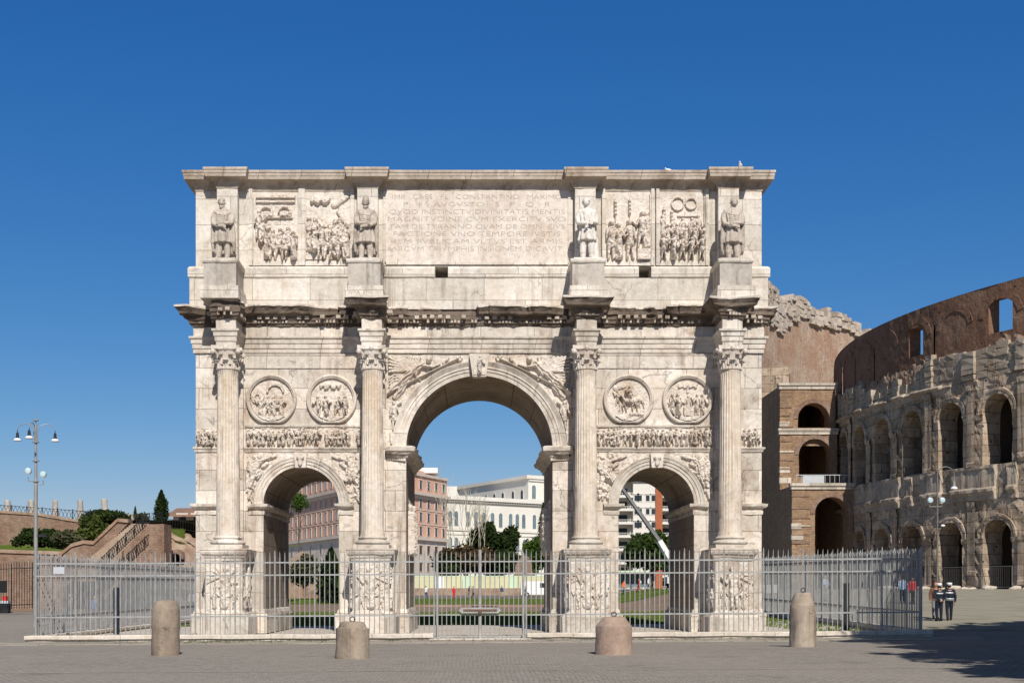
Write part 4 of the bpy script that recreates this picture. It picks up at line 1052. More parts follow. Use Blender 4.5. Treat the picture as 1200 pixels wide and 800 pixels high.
fence_run((GX1 + .12, FY), (FX, FY), 'long grey iron railing right of the gate before the arch')
fence_run((-FX, FY + .2), (-FX, 31.5), 'grey iron railing running back along the left side of the arch', spacing=.2)
fence_run((FX, FY + .2), (FX, 31.5), 'grey iron railing running back along the right side of the arch')
gt = thing('iron_gate', ((GX0 + GX1) / 2, FY, gz(0, FY) + .05), 'double leaved grey iron gate with a pointed lock bar, in the middle of the fence', 'gate')
z0 = gz(0, FY) + .08
for sx, a, b in ((-1, GX0, .03), (1, .07, GX1)):
    leaf = MB()
    for hz in (.03, .90, 2.56, 3.03): leaf.box(a, b, FY - .02, FY + .02, z0 + hz - .026, z0 + hz + .026)
    n = 8
    for j in range(1, n + 1): x = a + (b - a) * j / (n + 1); bar(leaf, x, FY - .0, z0, z0 + 3.42, BAR)
    lo = leaf.build('gate_leaf', M['iron'], gt)
    st = MB(); xh = GX0 if sx < 0 else GX1
    st.tube([(xh, FY, z0 - .03), (xh, FY, z0 + 3.3), (xh - sx * .06, FY, z0 + 3.45), (xh - sx * .2, FY, z0 + 3.52)], [.05, .05, .045, .02], 8)
    st.build('gate_post', M['iron'], gt)
    br_ = MB(); br_.tube([(xh - sx * .02, FY - .55, z0 - .02), (xh, FY, z0 + .75)], .02, 6); br_.box(xh - .06, xh + .06, FY - .6, FY + .1, z0 - .03, z0 + .01); br_.build('gate_brace', M['iron'], gt)
MB().tube([(.05, FY - .03, z0 - .03), (.05, FY - .03, z0 + 3.5)], .065, 8).build('meeting_post', M['iron'], gt)
lb = MB(); zc = z0 + 1.08; lb.prism([(-.80, zc), (-.68, zc + .11), (.78, zc + .11), (.9, zc), (.78, zc - .11), (-.68, zc - .11)], lambda a, b, d: (a, d, b), FY - .13, FY - .07)
lo = lb.build('lock_bar', M['iron'], gt)
MB().prism([(-.62, zc - .045), (-.62, zc + .045), (.72, zc + .045), (.72, zc - .045)], lambda a, b, d: (a, d, b), FY - .142, FY - .132).build('lock_bar_slot', M['ironr'], lo)
MB().cap((.05, FY - .16, zc - .02), .06, (.05, FY - .16, zc - .1), .07).build('padlock', M['ironr'], gt)
# small notice hung on the fence
nt = MB(); xa = PX(63, 49.5); xb = PX(76, 49.5); nt.box(xa, xb, FY - .05, FY - .035, PZ(672, 49.5), PZ(664, 49.5))
single('notice_board', nt, M['banner'], 'small white notice plate hung near the left corner of the railing', 'notice')
# dark posts just inside the railings
def dpost(px, py0, py1, D, mat, label):
    x, y, _ = P(px, 700, D); z = gz(x, y); h = PZ(py0, D) - z
    t = thing('information_post', (x, y, z), label, 'post')
    MB().box(x - .12, x + .12, y - .05, y + .05, z, z + h).build('panel', mat, t); MB().box(x - .2, x + .2, y - .14, y + .14, z, z + .05).build('base', M['dark'], t)
dpost(136.5, 688, 740, 54., M['c_navy'], 'slim navy blue post inside the left railing')
dpost(992, 683, 735, 54., M['dark'], 'slim black post inside the right railing')

# ------------------------------------------------------------------ stone bollards
def bollard(px, basepy, wpx, hpx, cone, ring, mat, label, lean=0.):
    D = 1.65 * F / (basepy - 690); x, y, _ = P(px, 0, D); z = gz(x, y); r = wpx / 2 / F * D; h = hpx / F * D
    D = D; t = thing('stone_bollard', (x, y, z), label, 'bollard', 'stone bollards in front of the fence')
    if cone == 'dome': prof = [(r * 1.0, -.1), (r * 1.01, .0), (r * 1.0, .25 * h), (r * .985, .46 * h), (r * 1.0, .5 * h), (r * .98, .80 * h), (r * .96, .84 * h), (r * .90, .88 * h), (r * .80, .94 * h), (r * .66, .975 * h), (r * .4, .992 * h), (.03, h)]
    elif cone == 'step': prof = [(r * 1.0, -.1), (r * 1.02, 0), (r * 1.0, .40 * h), (r * .97, .78 * h), (r * .96, .82 * h), (r * .84, .835 * h), (r * .76, .93 * h), (r * .68, .985 * h), (r * .55, h), (.03, h)]
    else: prof = [(r * 1.02, -.1), (r * 1.02, 0), (r * 1.0, .4 * h), (r * .97, .70 * h), (r * .955, .76 * h), (r * .92, .785 * h), (r * .72, .91 * h), (r * .66, .965 * h), (r * .58, .995 * h), (.03, h)]
    m = MB(); P_ = []
    for (a, b) in zip(prof[:-1], prof[1:]):
        for q in range(4): P_.append((a[0] + (b[0] - a[0]) * q / 4, a[1] + (b[1] - a[1]) * q / 4))
    P_.append(prof[-1]); m.lathe(P_, 56, (x, y, z)); V = m.v[0]; nz = fbm(V, 3.2, int(px), 4); nl = np.clip(fbm(V, 1.6, int(px) + 5, 3) - .55, 0, 1)
    V += ((V - np.array([x, y, z + h / 2])) * (nz * .030 - nl * .22)[:, None]) * np.array([1, 1, .25]); V[:, 0] += (V[:, 2] - z) * lean
    m.build('stone', mat, t, smooth=True)
    if ring:
        rr = MB(); cz = z + h + .055; A = [(x + lean * h + .06 * math.cos(a), y + .02 * math.sin(a * 0), cz + .06 * math.sin(a)) for a in np.linspace(0, 2 * PI, 15)]
        rr.tube(A, .012, 6, False); rr.tube([(x + lean * h, y, z + h - .02), (x + lean * h, y, z + h + .01)], .018, 6); rr.build('iron_ring', M['dark'], t)
    return t
bollard(194, 765, 32.5, 65, 'dome', False, M['boll'], 'tall round topped travertine bollard at the left')
bollard(413, 770, 39.5, 43, 'step', True, M['boll'], 'short fat grey bollard with a stepped top left of the gate')
bollard(719.5, 767, 42.5, 44, 'cone', True, M['bollr'], 'short fat reddish granite bollard with a conical top right of the gate')
bollard(941, 757.5, 31, 64, 'cone', True, M['boll'], 'tall travertine bollard with an iron ring near the right end of the fence')

# ------------------------------------------------------------------ street lamps
def lantern(mb_s, mb_g, c, s=1.):
    x, y, z = c
    mb_s.tube([(x, y, z), (x, y, z - .22 * s)], .035 * s, 8)
    mb_s.lathe([(.04 * s, z - .22 * s), (.13 * s, z - .36 * s), (.15 * s, z - .7 * s), (.24 * s, z - .86 * s)][::-1], 12, (x, y, 0))
    mb_g.lathe([(.36 * s, z - 1.14 * s), (.40 * s, z - 1.08 * s), (.34 * s, z - .96 * s), (.25 * s, z - .86 * s)], 14, (x, y, 0))
D = 70.; lx, ly, _ = P(42, 0, D); lz = gz(lx, ly); zt = PZ(497, D)
t = thing('street_lamp', (lx, ly, lz), 'tall grey lamp post with three hanging lanterns and two floodlights, at the left', 'street lamp')
po = MB(); po.tube([(lx, ly, lz), (lx, ly, lz + 1.2), (lx, ly, PZ(565, D)), (lx, ly, PZ(560, D)), (lx, ly, zt)], [.17, .12, .105, .08, .065], 12); po.tube([(lx, ly, zt), (lx, ly, PZ(482, D))], [.03, .01], 6)
for py, r_ in ((492.5, .16), (518, .19), (540, .19), (564, .18)):
    zz = PZ(py, D); po.lathe([(.06, zz - .05), (r_, zz - .02), (r_, zz + .03), (.06, zz + .06)], 12, (lx, ly, 0))
po.build('pole', M['lampgrey'], t)
for k, (dx, dy) in enumerate(((-1, 0), (.93, .35), (.0, -1))):
    ar = MB(); rr = .92; pts = [(lx + dx * .09, ly + dy * .09, PZ(516, D))]
    pts += [(lx + dx * (.12 + rr * (1 - math.cos(a)) / 2 * 1.0), ly + dy * (.12 + rr * (1 - math.cos(a)) / 2), PZ(504, D) + .36 * math.sin(a)) for a in np.linspace(0, PI * .97, 12)]
    ar.tube(pts, .024, 6); ao = ar.build('lamp_arm', M['lampgrey'], t)
    ms, mg = MB(), MB(); lantern(ms, mg, (pts[-1][0], pts[-1][1], pts[-1][2]), .56); lo = ms.build('lantern', M['dark'], ao); 
    mg.build('lamp_glass', M['milk'], t)
for dx in (-1, 1):
    fl = MB(); cx_, cz_ = lx + dx * .42, PZ(552 if dx < 0 else 556, D)
    fl.tube([(lx, ly, cz_ - .55), (cx_, ly, cz_ - .55), (cx_, ly - .05, cz_ - .32)], .03, 6); fl.tube([(cx_, ly + .24, cz_ - .04), (cx_, ly + .1, cz_), (cx_, ly - .10, cz_ + .02)], [.08, .16, .20], 12)
    fo = fl.build('floodlight', M['lampgrey'], t); MB().ell((cx_, ly - .10, cz_ + .02), (.175, .04, .175)).build('lens', M['floodglass'], fo, smooth=True)
MB().box(lx - .0, lx + .62, ly - .06, ly + .06, PZ(627.5, D) - .06, PZ(627.5, D) + .07).build('bracket', M['dark'], t)

D = 100.; lx, ly, _ = P(1098.5, 0, D); lz = gz(lx, ly)
t = thing('street_lamp', (lx, ly, lz), 'curved arm street lamp with one hanging lantern and floodlights before the amphitheatre', 'street lamp')
zt = PZ(556, D); po = MB(); po.tube([(lx, ly, lz), (lx, ly, lz + 1.), (lx, ly, zt)], [.14, .085, .06], 10); po.build('pole', M['lampdark'], t)
rr = (PX(1118, D) - lx) / 2; ar = MB(); pts = [(lx + rr - rr * math.cos(a), ly, zt + rr * .95 * math.sin(a)) for a in np.linspace(0, PI * 1.0, 16)]; pts.append((pts[-1][0], ly, pts[-1][2] - .35)); ar.tube(pts, .045, 8)
ao = ar.build('lamp_arm', M['lampdark'], t); ms, mg = MB(), MB(); lantern(ms, mg, pts[-1], .72); lo = ms.build('lantern', M['lampgrey'], ao); mg.build('lamp_glass', M['milk'], t)
for dx in (-.62, .36):
    cx_, cz_ = lx + dx, PZ(586, D); fl = MB(); fl.tube([(lx, ly, cz_ - .5), (cx_, ly, cz_ - .5), (cx_, ly, cz_ - .3)], .03, 6); fl.tube([(cx_, ly + .3, cz_ - .05), (cx_, ly, cz_), (cx_, ly - .15, cz_ + .02)], [.10, .19, .235], 12)
    fo = fl.build('floodlight', M['lampgrey'], t); MB().ell((cx_, ly - .16, cz_ + .02), (.21, .05, .21)).build('lens', M['floodglass'], fo, smooth=True)
fl = MB(); cz_ = PZ(616, D); fl.tube([(lx, ly, cz_ - .1), (lx + .3, ly - .2, cz_)], .05, 6); fl.box(lx - .3, lx - .05, ly - .1, ly + .1, cz_ - .12, cz_ + .02); fo = fl.build('camera_bracket', M['dark'], t)
MB().ell((lx + .35, ly - .25, cz_ + .02), (.18, .12, .1)).build('security_camera', M['white'], t, smooth=True)

# ------------------------------------------------------------------ people
def person(x, y, yaw, h, label, top, legs, hair='hair', pose='stand', hat=None, vox=.028, group='people in the far square', skirt=False, extra=None, hips=0):
    z = gz(x, y); t = thing('person', (x, y, z), label, 'person', group); k = h / 1.75
    c, s_ = math.cos(yaw), math.sin(yaw)
    def put(mb, nm, mat, par=t, v=vox, sm=True, raw=False):
        q = mb if raw else fuse(mb, v, 2); V = q.verts() * k; W = np.stack([V[:, 0] * c - V[:, 1] * s_, V[:, 0] * s_ + V[:, 1] * c, V[:, 2]], -1)
        o = MB(); o.add(W, q.f); return link(nm, o.mesh(nm, mat, (0, 0, 0), sm), par, False)
    st = {'stand': (0, 0), 'walk': (.24, .06), 'step': (.13, .05)}.get(pose, (0, 0)); a = st[0]
    feet = [(-.10, -a, 0.), (.10, a, .0)]; knees = [(-.10, -a * .62, .48), (.10, a * .3 - .05, .48)]; hp = [(-.09, 0, .92), (.09, 0, .92)]
    sh = [(-.19, 0, 1.42), (.19, 0, 1.42)]
    if pose == 'hands_back': el = [(-.30, .10, 1.14), (.30, .10, 1.14)]; ha = [(-.05, .20, .98), (.05, .21, .99)]
    elif pose == 'arm_fwd': el = [(-.27, -.06, 1.15), (.28, -.08, 1.15)]; ha = [(-.2, -.28, 1.08), (.2, -.3, 1.12)]
    elif pose == 'wave': el = [(-.27, .02, 1.14), (.36, -.1, 1.5)]; ha = [(-.25, -.1, .9), (.22, -.2, 1.72)]
    else: el = [(-.26, .03 + a * .3, 1.14), (.26, .03 - a * .3, 1.14)]; ha = [(-.26, -.08 + a * .6, .88), (.26, -.08 - a * .6, .88)]
    b = MB(); hd = np.array((0, -.015, 1.625))
    b.ell(hd, (.075, .095, .115), 14, 10); b.cap((0, .01, 1.42), .055, (0, 0, 1.56), .05); b.ell(hd + (0, -.095, -.01), (.015, .02, .025), 6, 5)
    for sx in (-1, 1): b.ell(hd + (sx * .076, .01, .0), (.012, .022, .032), 6, 5)
    b.tube([(0, 0, .86), (0, 0, 1.1), (0, 0, 1.45)], [.12, .11, .13], 10)
    for i, sx in enumerate((-1, 1)):
        b.tube([hp[i], knees[i], (feet[i][0], feet[i][1], .07)], [.075, .05, .035], 8); b.tube([sh[i], el[i], ha[i]], [.05, .04, .028], 8)
        d = np.array(ha[i]) - np.array(el[i]); d /= np.linalg.norm(d); p = np.array(ha[i])
        b.cap(p, .030, p + d * .07, .034, 8)
    body = put(b, 'body', M['skin'], v=.02)
    fg = MB()
    for i, sx in enumerate((-1, 1)):
        d = np.array(ha[i]) - np.array(el[i]); d /= np.linalg.norm(d); p = np.array(ha[i]) + d * .09
        lat = np.cross(d, (1, 0, 0)); lat = lat / (np.linalg.norm(lat) + 1e-6)
        for q in range(4): o_ = lat * (q - 1.5) * .017; L = (.055, .075, .07, .06)[q]; fg.tube([p + o_, p + o_ + d * L * .6 + (-sx * .008, 0, 0), p + o_ + d * L + (-sx * .022, 0, 0)], [.0085, .008, .006], 6)
        fg.tube([np.array(ha[i]) + d * .03 + lat * .03, np.array(ha[i]) + d * .09 + lat * .055], [.011, .008], 6)
    eyes = MB()
    for sx in (-1, 1): eyes.ell(hd + (sx * .03, -.088, .012), (.011, .008, .007), 6, 5)
    put(fg, 'fingers', M['skin'], body, raw=True); put(eyes, 'eye', M['c_black'], body, raw=True)
    j = MB(); loft(j, [(.86, 0, 0, .185, .13), (1.0, 0, 0, .18, .125), (1.2, 0, 0, .19, .135), (1.38, 0, 0, .205, .13), (1.47, 0, 0, .12, .09), (1.50, 0, 0, .07, .07)], 24, 5, .02)
    for i in range(2): j.cap(sh[i], .075, el[i], .062); j.cap(el[i], .06, np.array(el[i]) + (np.array(ha[i]) - np.array(el[i])) * .93, .045)
    put(j, 'jacket', M[top])
    tr = MB()
    if skirt: loft(tr, [(.5, 0, 0, .24, .2), (.9, 0, 0, .18, .13)], 24, 7, .05)
    tr.ell((0, 0, .9), (.175, .125, .11))
    for i in range(2): tr.tube([hp[i], knees[i], (feet[i][0], feet[i][1], .09)], [.105, .075, .06], 10)
    put(tr, 'trousers', M[legs])
    for i in range(2):
        so = MB().cap((feet[i][0], feet[i][1] + .06, .05), .045, (feet[i][0], feet[i][1] - .14, .04), .04); put(so, 'shoe', M['c_black'], raw=True)
    if hat: 
        hb = MB(); hb.lathe([(.108, 1.655), (.112, 1.70), (.135, 1.745), (.12, 1.775), (.02, 1.785)], 18, (0, 0, 0)); put(hb, 'cap', M[hat], raw=True)
        pk = MB(); pk.ell((0, -.13, 1.655), (.08, .06, .012)); put(pk, 'cap_peak', M['c_black'], raw=True)
        hb = MB(); hb.ell((0, .02, 1.64), (.082, .09, .09)); put(hb, 'hair', M[hair], raw=True)
    else:
        hb = MB(); hb.ell((0, .012, 1.655), (.085, .1, .10)); put(hb, 'hair', M[hair], raw=True)
    if extra: extra(t, put)
    return t
def officer_kit(t, put):
    for z_, h_ in ((1.30, .035), (1.02, .03)):
        b = MB(); loft(b, [(z_ - h_, 0, 0, .200, .142), (z_ + h_, 0, 0, .205, .142)], 24); put(b, 'reflective_band', M['reflect'], raw=True)
    b = MB(); loft(b, [(.94, 0, 0, .192, .138), (.975, 0, 0, .192, .138)], 24); put(b, 'belt', M['c_grey'], raw=True)
def pplace(px, D): return PX(px, D), CAM_Y + D
x, y = pplace(1100.5, 59.6); person(x, y, R(188), 1.80, 'police officer with hands clasped behind the back, navy uniform and white cap, at the right', 'c_navy', 'c_navy', pose='hands_back', hat='white', vox=.018, group='officers by the amphitheatre', extra=officer_kit)
x, y = pplace(1112.5, 59.9); person(x, y, R(172), 1.80, 'police officer in mid step, navy uniform with silver bands, right of the other', 'c_navy', 'c_navy', pose='step', hat='white', vox=.018, group='officers by the amphitheatre', extra=officer_kit)
x, y = pplace(1096.5, 61.5); person(x, y, R(-10), 1.82, 'person in a brown jacket standing half hidden beyond the two officers', 'c_brown', 'c_grey', hair='c_red', group='officers by the amphitheatre', vox=.022)
def bag(mat, nm='backpack'):
    def f(t, put):
        b = MB(); b.ell((0, .19, 1.2), (.15, .09, .24)); put(b, nm, M[mat], raw=True)
    return f
for (px, D, yaw, h, top, legs, pose, ex, lab) in [
    (1058, 80, 170, 1.75, 'c_ltblue', 'c_black', 'stand', None, 'person in a teal jacket behind the right end of the railing'),
    (1069, 79, 20, 1.72, 'c_red', 'c_black', 'walk', None, 'person in a red jacket and black trousers behind the right end of the railing'),
    (967, 84, 40, 1.78, 'c_ltblue', 'c_grey', 'arm_fwd', None, 'person in a pale blue jacket behind the railing near the right bollard'),
    (110.5, 75, 30, 1.72, 'c_blue', 'c_grey', 'arm_fwd', None, 'person in a bright blue jacket seen through the left railing'),
    (82, 82, -40, 1.74, 'c_tan', 'c_denim', 'walk', None, 'person in a tan coat seen through the left railing'),
    (225, 98, 10, 1.72, 'c_wht', 'c_denim', 'stand', None, 'person in a white top beside the left pier of the arch'),
    (377, 150, 20, 1.75, 'c_wht', 'c_denim', 'stand', None, 'person in a white shirt through the left opening'),
    (385, 152, -30, 1.72, 'c_ltblue', 'c_blue', 'walk', bag('c_blue'), 'person in pale blue with a blue backpack through the left opening'),
    (394, 151, 60, 1.75, 'c_blue', 'c_black', 'stand', None, 'person in a dark blue jacket at the right edge of the left opening'),
    (499, 170, 150, 1.75, 'c_wht', 'c_denim', 'walk', None, 'person in a white shirt and jeans at the left of the central opening'),
    (532, 168, 20, 1.72, 'c_red', 'c_red', 'stand', None, 'person in a red coat left of the gate centre'),
    (550, 172, -60, 1.74, 'c_black', 'c_grey', 'walk', None, 'person in a black jacket just left of the gate meeting post'),
    (554.5, 173, 100, 1.7, 'c_grey', 'c_black', 'walk', None, 'person in a grey jacket beside the one in black, near the gate meeting post'),
    (588, 176, 40, 1.74, 'c_denim', 'c_tan', 'stand', None, 'person in a denim jacket right of the gate meeting post'),
    (616, 168, -100, 1.74, 'c_black', 'c_black', 'walk', None, 'person in black beside the white van'),
    (731.5, 160, 30, 1.78, 'c_orange', 'c_grey', 'stand', None, 'person in an orange jacket at the left of the right opening'),
    (749, 158, -80, 1.75, 'c_red', 'c_red', 'walk', bag('c_wht'), 'person in red with a white bag in the right opening'),
    (760, 160, 80, 1.74, 'c_wht', 'c_grey', 'walk', None, 'person in a white shirt in the middle of the right opening'),
    (783, 165, 80, 1.74, 'c_blue', 'c_black', 'walk', None, 'person in blue at the right edge of the right opening')]:
    x, y = pplace(px, D); person(x, y, R(yaw), h, lab, top, legs, pose=pose, extra=ex, vox=.04)
# ------------------------------------------------------------------ the amphitheatre
AC, AR, AZ = np.array((110.2, 150 + CAM_Y)), 65.0, 2.0
amph = thing('amphitheatre', (AC[0], AC[1], AZ), 'huge ruined amphitheatre of tan stone arcades under a brown brick attic, at the right', 'amphitheatre')
PITCH = R(5.6); PH0 = R(205.0); SB = PITCH * AR            # bay width
def ring_pt(s, dep, z, rad=AR):
    a = PH0 - s / AR; return (AC[0] + (rad - dep) * math.cos(a), AC[1] + (rad - dep) * math.sin(a), AZ + z)
def ring_map(Sx, Dp, Zz):
    a = PH0 - Sx / AR; r = AR - Dp
    return np.stack([AC[0] + r * np.cos(a), AC[1] + r * np.sin(a), AZ + Zz], -1)
def rough(A, amp, sc=1.1, seed=0):
    return A + (fbm(A, sc, seed, 4) * amp)[..., None] * np.array([1., 1., .6])
KB = range(-5, 8)                                          # bays; 0 is the one at the right of the photo
def arcade(mb, k, z0, zsill, zsp, hw, ztop, thick, amp, seed, jit=0.):
    """one bay: wall with an arched opening and its reveal"""
    s0 = k * SB; hs = SB / 2
    def put(Sx, Dp, Zz): mb.grid(rough(ring_map(Sx, Dp, Zz), amp, 1.1, seed))
    nz = 14
    for a, b in ((-hs, -hw), (hw, hs)):
        Sx, Zz = np.meshgrid(s0 + np.linspace(a, b, 5), np.linspace(z0, ztop, nz * 2)); put(Sx, Sx * 0, Zz)
    th = np.linspace(PI, 0, 19); sx = s0 + hw * np.cos(th); zt = zsp + hw * np.sin(th)
    T = np.linspace(0, 1, 7)[:, None]; put(np.repeat(sx[None], 7, 0), np.zeros((7, 19)), zt[None] * (1 - T) + ztop * T)
    if zsill > z0 + .05:
        Sx, Zz = np.meshgrid(sx, np.linspace(z0, zsill, 5)); put(Sx, Sx * 0, Zz)
        Sx, Dp = np.meshgrid(sx, np.linspace(0, thick, 4)); put(Sx, Dp, Sx * 0 + zsill)
    os_ = np.concatenate([np.full(8, s0 - hw), sx[1:-1], np.full(8, s0 + hw)]); oz = np.concatenate([np.linspace(zsill, zsp, 8), zt[1:-1], np.linspace(zsp, zsill, 8)])
    D_ = np.linspace(0, thick, 6)[:, None]; put(np.repeat(os_[None], 6, 0), np.repeat(D_, len(os_), 1), np.repeat(oz[None], 6, 0))
low, up = MB(), MB()
for k in KB:
    arcade(low, k, -1.0, -.9, 5.1, 1.82, 9.5, 2.6, .10, 3)
    arcade(up, k, 9.5, 12.3, 17.5, 1.85, 21.4, 2.4, .08, 6)
low.build('lower_arcade', M['trav'], amph, smooth=False); up.build('upper_arcade', M['trav'], amph, smooth=False)
# archivolts, imposts, half columns, cornices, all broken in places
tr, cn = MB(), MB()
def ring_band(mb, s0, s1, prof, seed, amp=.12, n=None, bite=.35):
    n = n or max(4, int(abs(s1 - s0) / .3)); ss = np.linspace(s0, s1, n); A = []
    for (o, z) in prof: A.append(ring_map(ss, np.full(n, -o), np.full(n, z)))
    A = np.array(A); sq = np.floor(ss / 1.25) * 1.25; q = ring_map(sq, sq * 0, sq * 0 + prof[0][1]); b = np.clip(fbm(q, .42, seed, 3) - .0, 0, 1) * bite * 2
    ins = ring_map(ss, np.full(n, .1), np.full(n, prof[len(prof) // 2][1])); A[1:-1] = A[1:-1] * (1 - b[None, :, None]) + ins[None] * b[None, :, None]
    mb.grid(rough(A, amp, 1.4, seed))
for k in KB:
    s0 = k * SB
    for (zb, zsp, hw, zt, sd) in ((0, 5.1, 1.82, 8.9, 1), (12.3, 17.5, 1.85, 20.6, 2)):
        for e in (-1, 1):
            sm = s0 + e * SB / 2
            if e > 0:
                lost = vnoise(np.array([k * 1.7, sd * 3., 0]), 1., 9)
                ztp = zt if lost > -.35 else zb + (zt - zb) * .6
                ring_band(tr, sm - .55, sm + .55, [(-.1, zb), (.34, zb), (.34, zb + .4), (.26, zb + .5), (.24, ztp - .7), (.36, ztp - .5), (.38, ztp), (-.1, ztp)], 11 + k, .06, 6, .2)
            a, b = (s0 + hw, s0 + SB / 2 - .5) if e > 0 else (s0 - SB / 2 + .5, s0 - hw)
            ring_band(tr, a, b, [(-.1, zsp - .55), (.12, zsp - .5), (.2, zsp - .15), (.24, zsp), (-.1, zsp + .05)], 30 + k, .05, 5, .3)
        th = np.linspace(0, PI, 21); A = []
        for dr, o in ((0, -.1), (0, .14), (.35, .14), (.37, .2), (.6, .2), (.62, -.1)):
            A.append(ring_map(s0 + (hw + dr) * np.cos(th), np.full(21, -o), zsp + (hw + dr) * np.sin(th)))
        tr.grid(rough(np.array(A), .06, 1.6, 40 + k))
ring_band(cn, -5.5 * SB, 7.5 * SB, [(0, 8.9), (.2, 8.95), (.22, 9.4), (.36, 9.6), (.50, 9.75), (.50, 10.0), (.22, 10.2), (.18, 12.0), (.3, 12.1), (.3, 12.35), (-.1, 12.4)], 5, .07, 420, .9)
ring_band(cn, -5.5 * SB, 7.5 * SB, [(0, 20.3), (.15, 20.35), (.2, 20.7), (.5, 20.9), (.6, 21.1), (.3, 21.35), (-.1, 21.4)], 8, .07, 420, .9)
tr.build('pilasters_and_archivolts', M['trav'], amph); cn.build('broken_cornice', M['trav2'], amph)
# brick attic wall with two square windows, and stone remnants standing against it
WIN = {0: (-1.5, 1.5, 25.5, 29.0), 2: (-1.35, 1.35, 25.3, 28.4)}
br_ = MB()
for k in KB:
    s0 = k * SB; hs = SB / 2
    a, b, c, d = WIN.get(k, (0, 0, 25, 25)) if k in WIN else (0, 0, 0, 0)
    def wpatch(x0, x1, zz0, zz1, nx=6, nz_=10, dep=0.45):
        Sx, Zz = np.meshgrid(s0 + np.linspace(x0, x1, nx), np.linspace(zz0, zz1, nz_)); br_.grid(rough(ring_map(Sx, Sx * 0 + dep, Zz), .05, .9, 7))
    top = 30.3
    if k in WIN:
        wpatch(-hs, a, 21.2, top, 6, 16); wpatch(b, hs, 21.2, top, 6, 16); wpatch(a, b, 21.2, c, 5, 6); wpatch(a, b, d, top, 5, 4)
        for (q0, q1, p0, p1) in ((a, a, c, d), (b, b, c, d), (a, b, c, c), (a, b, d, d)):
            Q = np.array([[ring_pt(s0 + q0, dd, p0) for dd in (.45, 1.9)], [ring_pt(s0 + q1, dd, p1) for dd in (.45, 1.9)]]); br_.grid(Q)
    else: wpatch(-hs, hs, 21.2, 22.4, 10, 3); wpatch(-hs, hs - .26, 22.4, 28.0, 10, 11); wpatch(-hs, hs, 28.0, top, 10, 5)
    Sx, Dp = np.meshgrid(s0 + np.linspace(-hs, hs, 6), np.linspace(.45, 1.9, 2)); br_.grid(ring_map(Sx, Dp, Sx * 0 + top))
    if k not in WIN:
        Sx, Zz = np.meshgrid(s0 + np.linspace(-hs, hs, 6), np.linspace(21.2, top, 3)); br_.grid(ring_map(Sx, Sx * 0 + 1.9, Zz))
    else:
        for (q0, q1, p0, p1) in ((-hs, a, 21.2, top), (b, hs, 21.2, top), (a, b, 21.2, c), (a, b, d, top)):
            Sx, Zz = np.meshgrid(s0 + np.linspace(q0, q1, 3), np.linspace(p0, p1, 3)); br_.grid(ring_map(Sx, Sx * 0 + 1.9, Zz))
br_.build('brick_attic', M['abrick'], amph)
ra = MB()
for k in KB:                                               # relieving arches in the brick and vertical chases
    s0 = k * SB; th = np.linspace(.25, PI - .25, 17)
    A = np.array([ring_map(s0 + r_ * np.cos(th), np.full(17, .45 - o), 26.6 + r_ * np.sin(th)) for r_, o in ((2.2, -.05), (2.2, .05), (2.9, .05), (2.9, -.05))]); ra.grid(rough(A, .05, .9, 7))
ra.build('relieving_arch', M['abrick'], amph)
def stone_block(mb, fn, s0, s1, o0, o1, z0, z1, j=.04):
    c = np.array([fn(s_, o_, z_) for z_ in (z0, z1) for o_ in (o0, o1) for s_ in (s0, s1)]) + NP.normal(size=(8, 3)) * j
    mb.add(c, [(0, 2, 3, 1), (4, 5, 7, 6), (0, 1, 5, 4), (2, 6, 7, 3), (0, 4, 6, 2), (1, 3, 7, 5)])
rm_ = MB(); s_ = -5.5 * SB                                   # what is left of the stone facing, block on block
while s_ < 7.5 * SB:
    wd = rnd.uniform(.9, 1.7); ph_ = ((s_ + wd / 2) / SB + .5) % 1.0; pil = ph_ < .12 or ph_ > .88
    top = 23.1 + 1.5 * float(np.clip(fbm(np.array([s_, 0., 0.]), .16, 3, 2), -.8, 1)) + rnd.uniform(-.35, .3) + (.45 if pil else 0); z = 21.2
    while z < top:
        hh = rnd.uniform(.5, .72); o = rnd.uniform(-.06, .05) - (.0 if not pil else -.3)
        stone_block(rm_, lambda a_, b_, c_: ring_pt(a_, -b_, c_), s_ + .02, s_ + wd - .02, -.6, o, z + .015, z + hh - .015)
        z += hh
    s_ += wd
rm_.build('stone_facing', M['trav2'], amph)
cc = MB(); ss = np.linspace(-5.5 * SB, 7.5 * SB, 260); q = np.stack([ss, ss * 0, ss * 0], -1)      # rubble core showing between the facing and the brick
tz = 24.3 + 1.5 * fbm(q, .22, 31, 3) + .5 * fbm(q, 1.3, 5, 2)
A = np.array([ring_map(ss, .12 + .30 * t ** 2 + 0 * ss, 21.2 + (tz - 21.2) * t) for t in np.linspace(0, 1, 12)] + [ring_map(ss, .8 + 0 * ss, tz + .05)])
cc.grid(rough(A, .16, 1.3, 23)); cc.build('rubble_core', M['core'], amph)
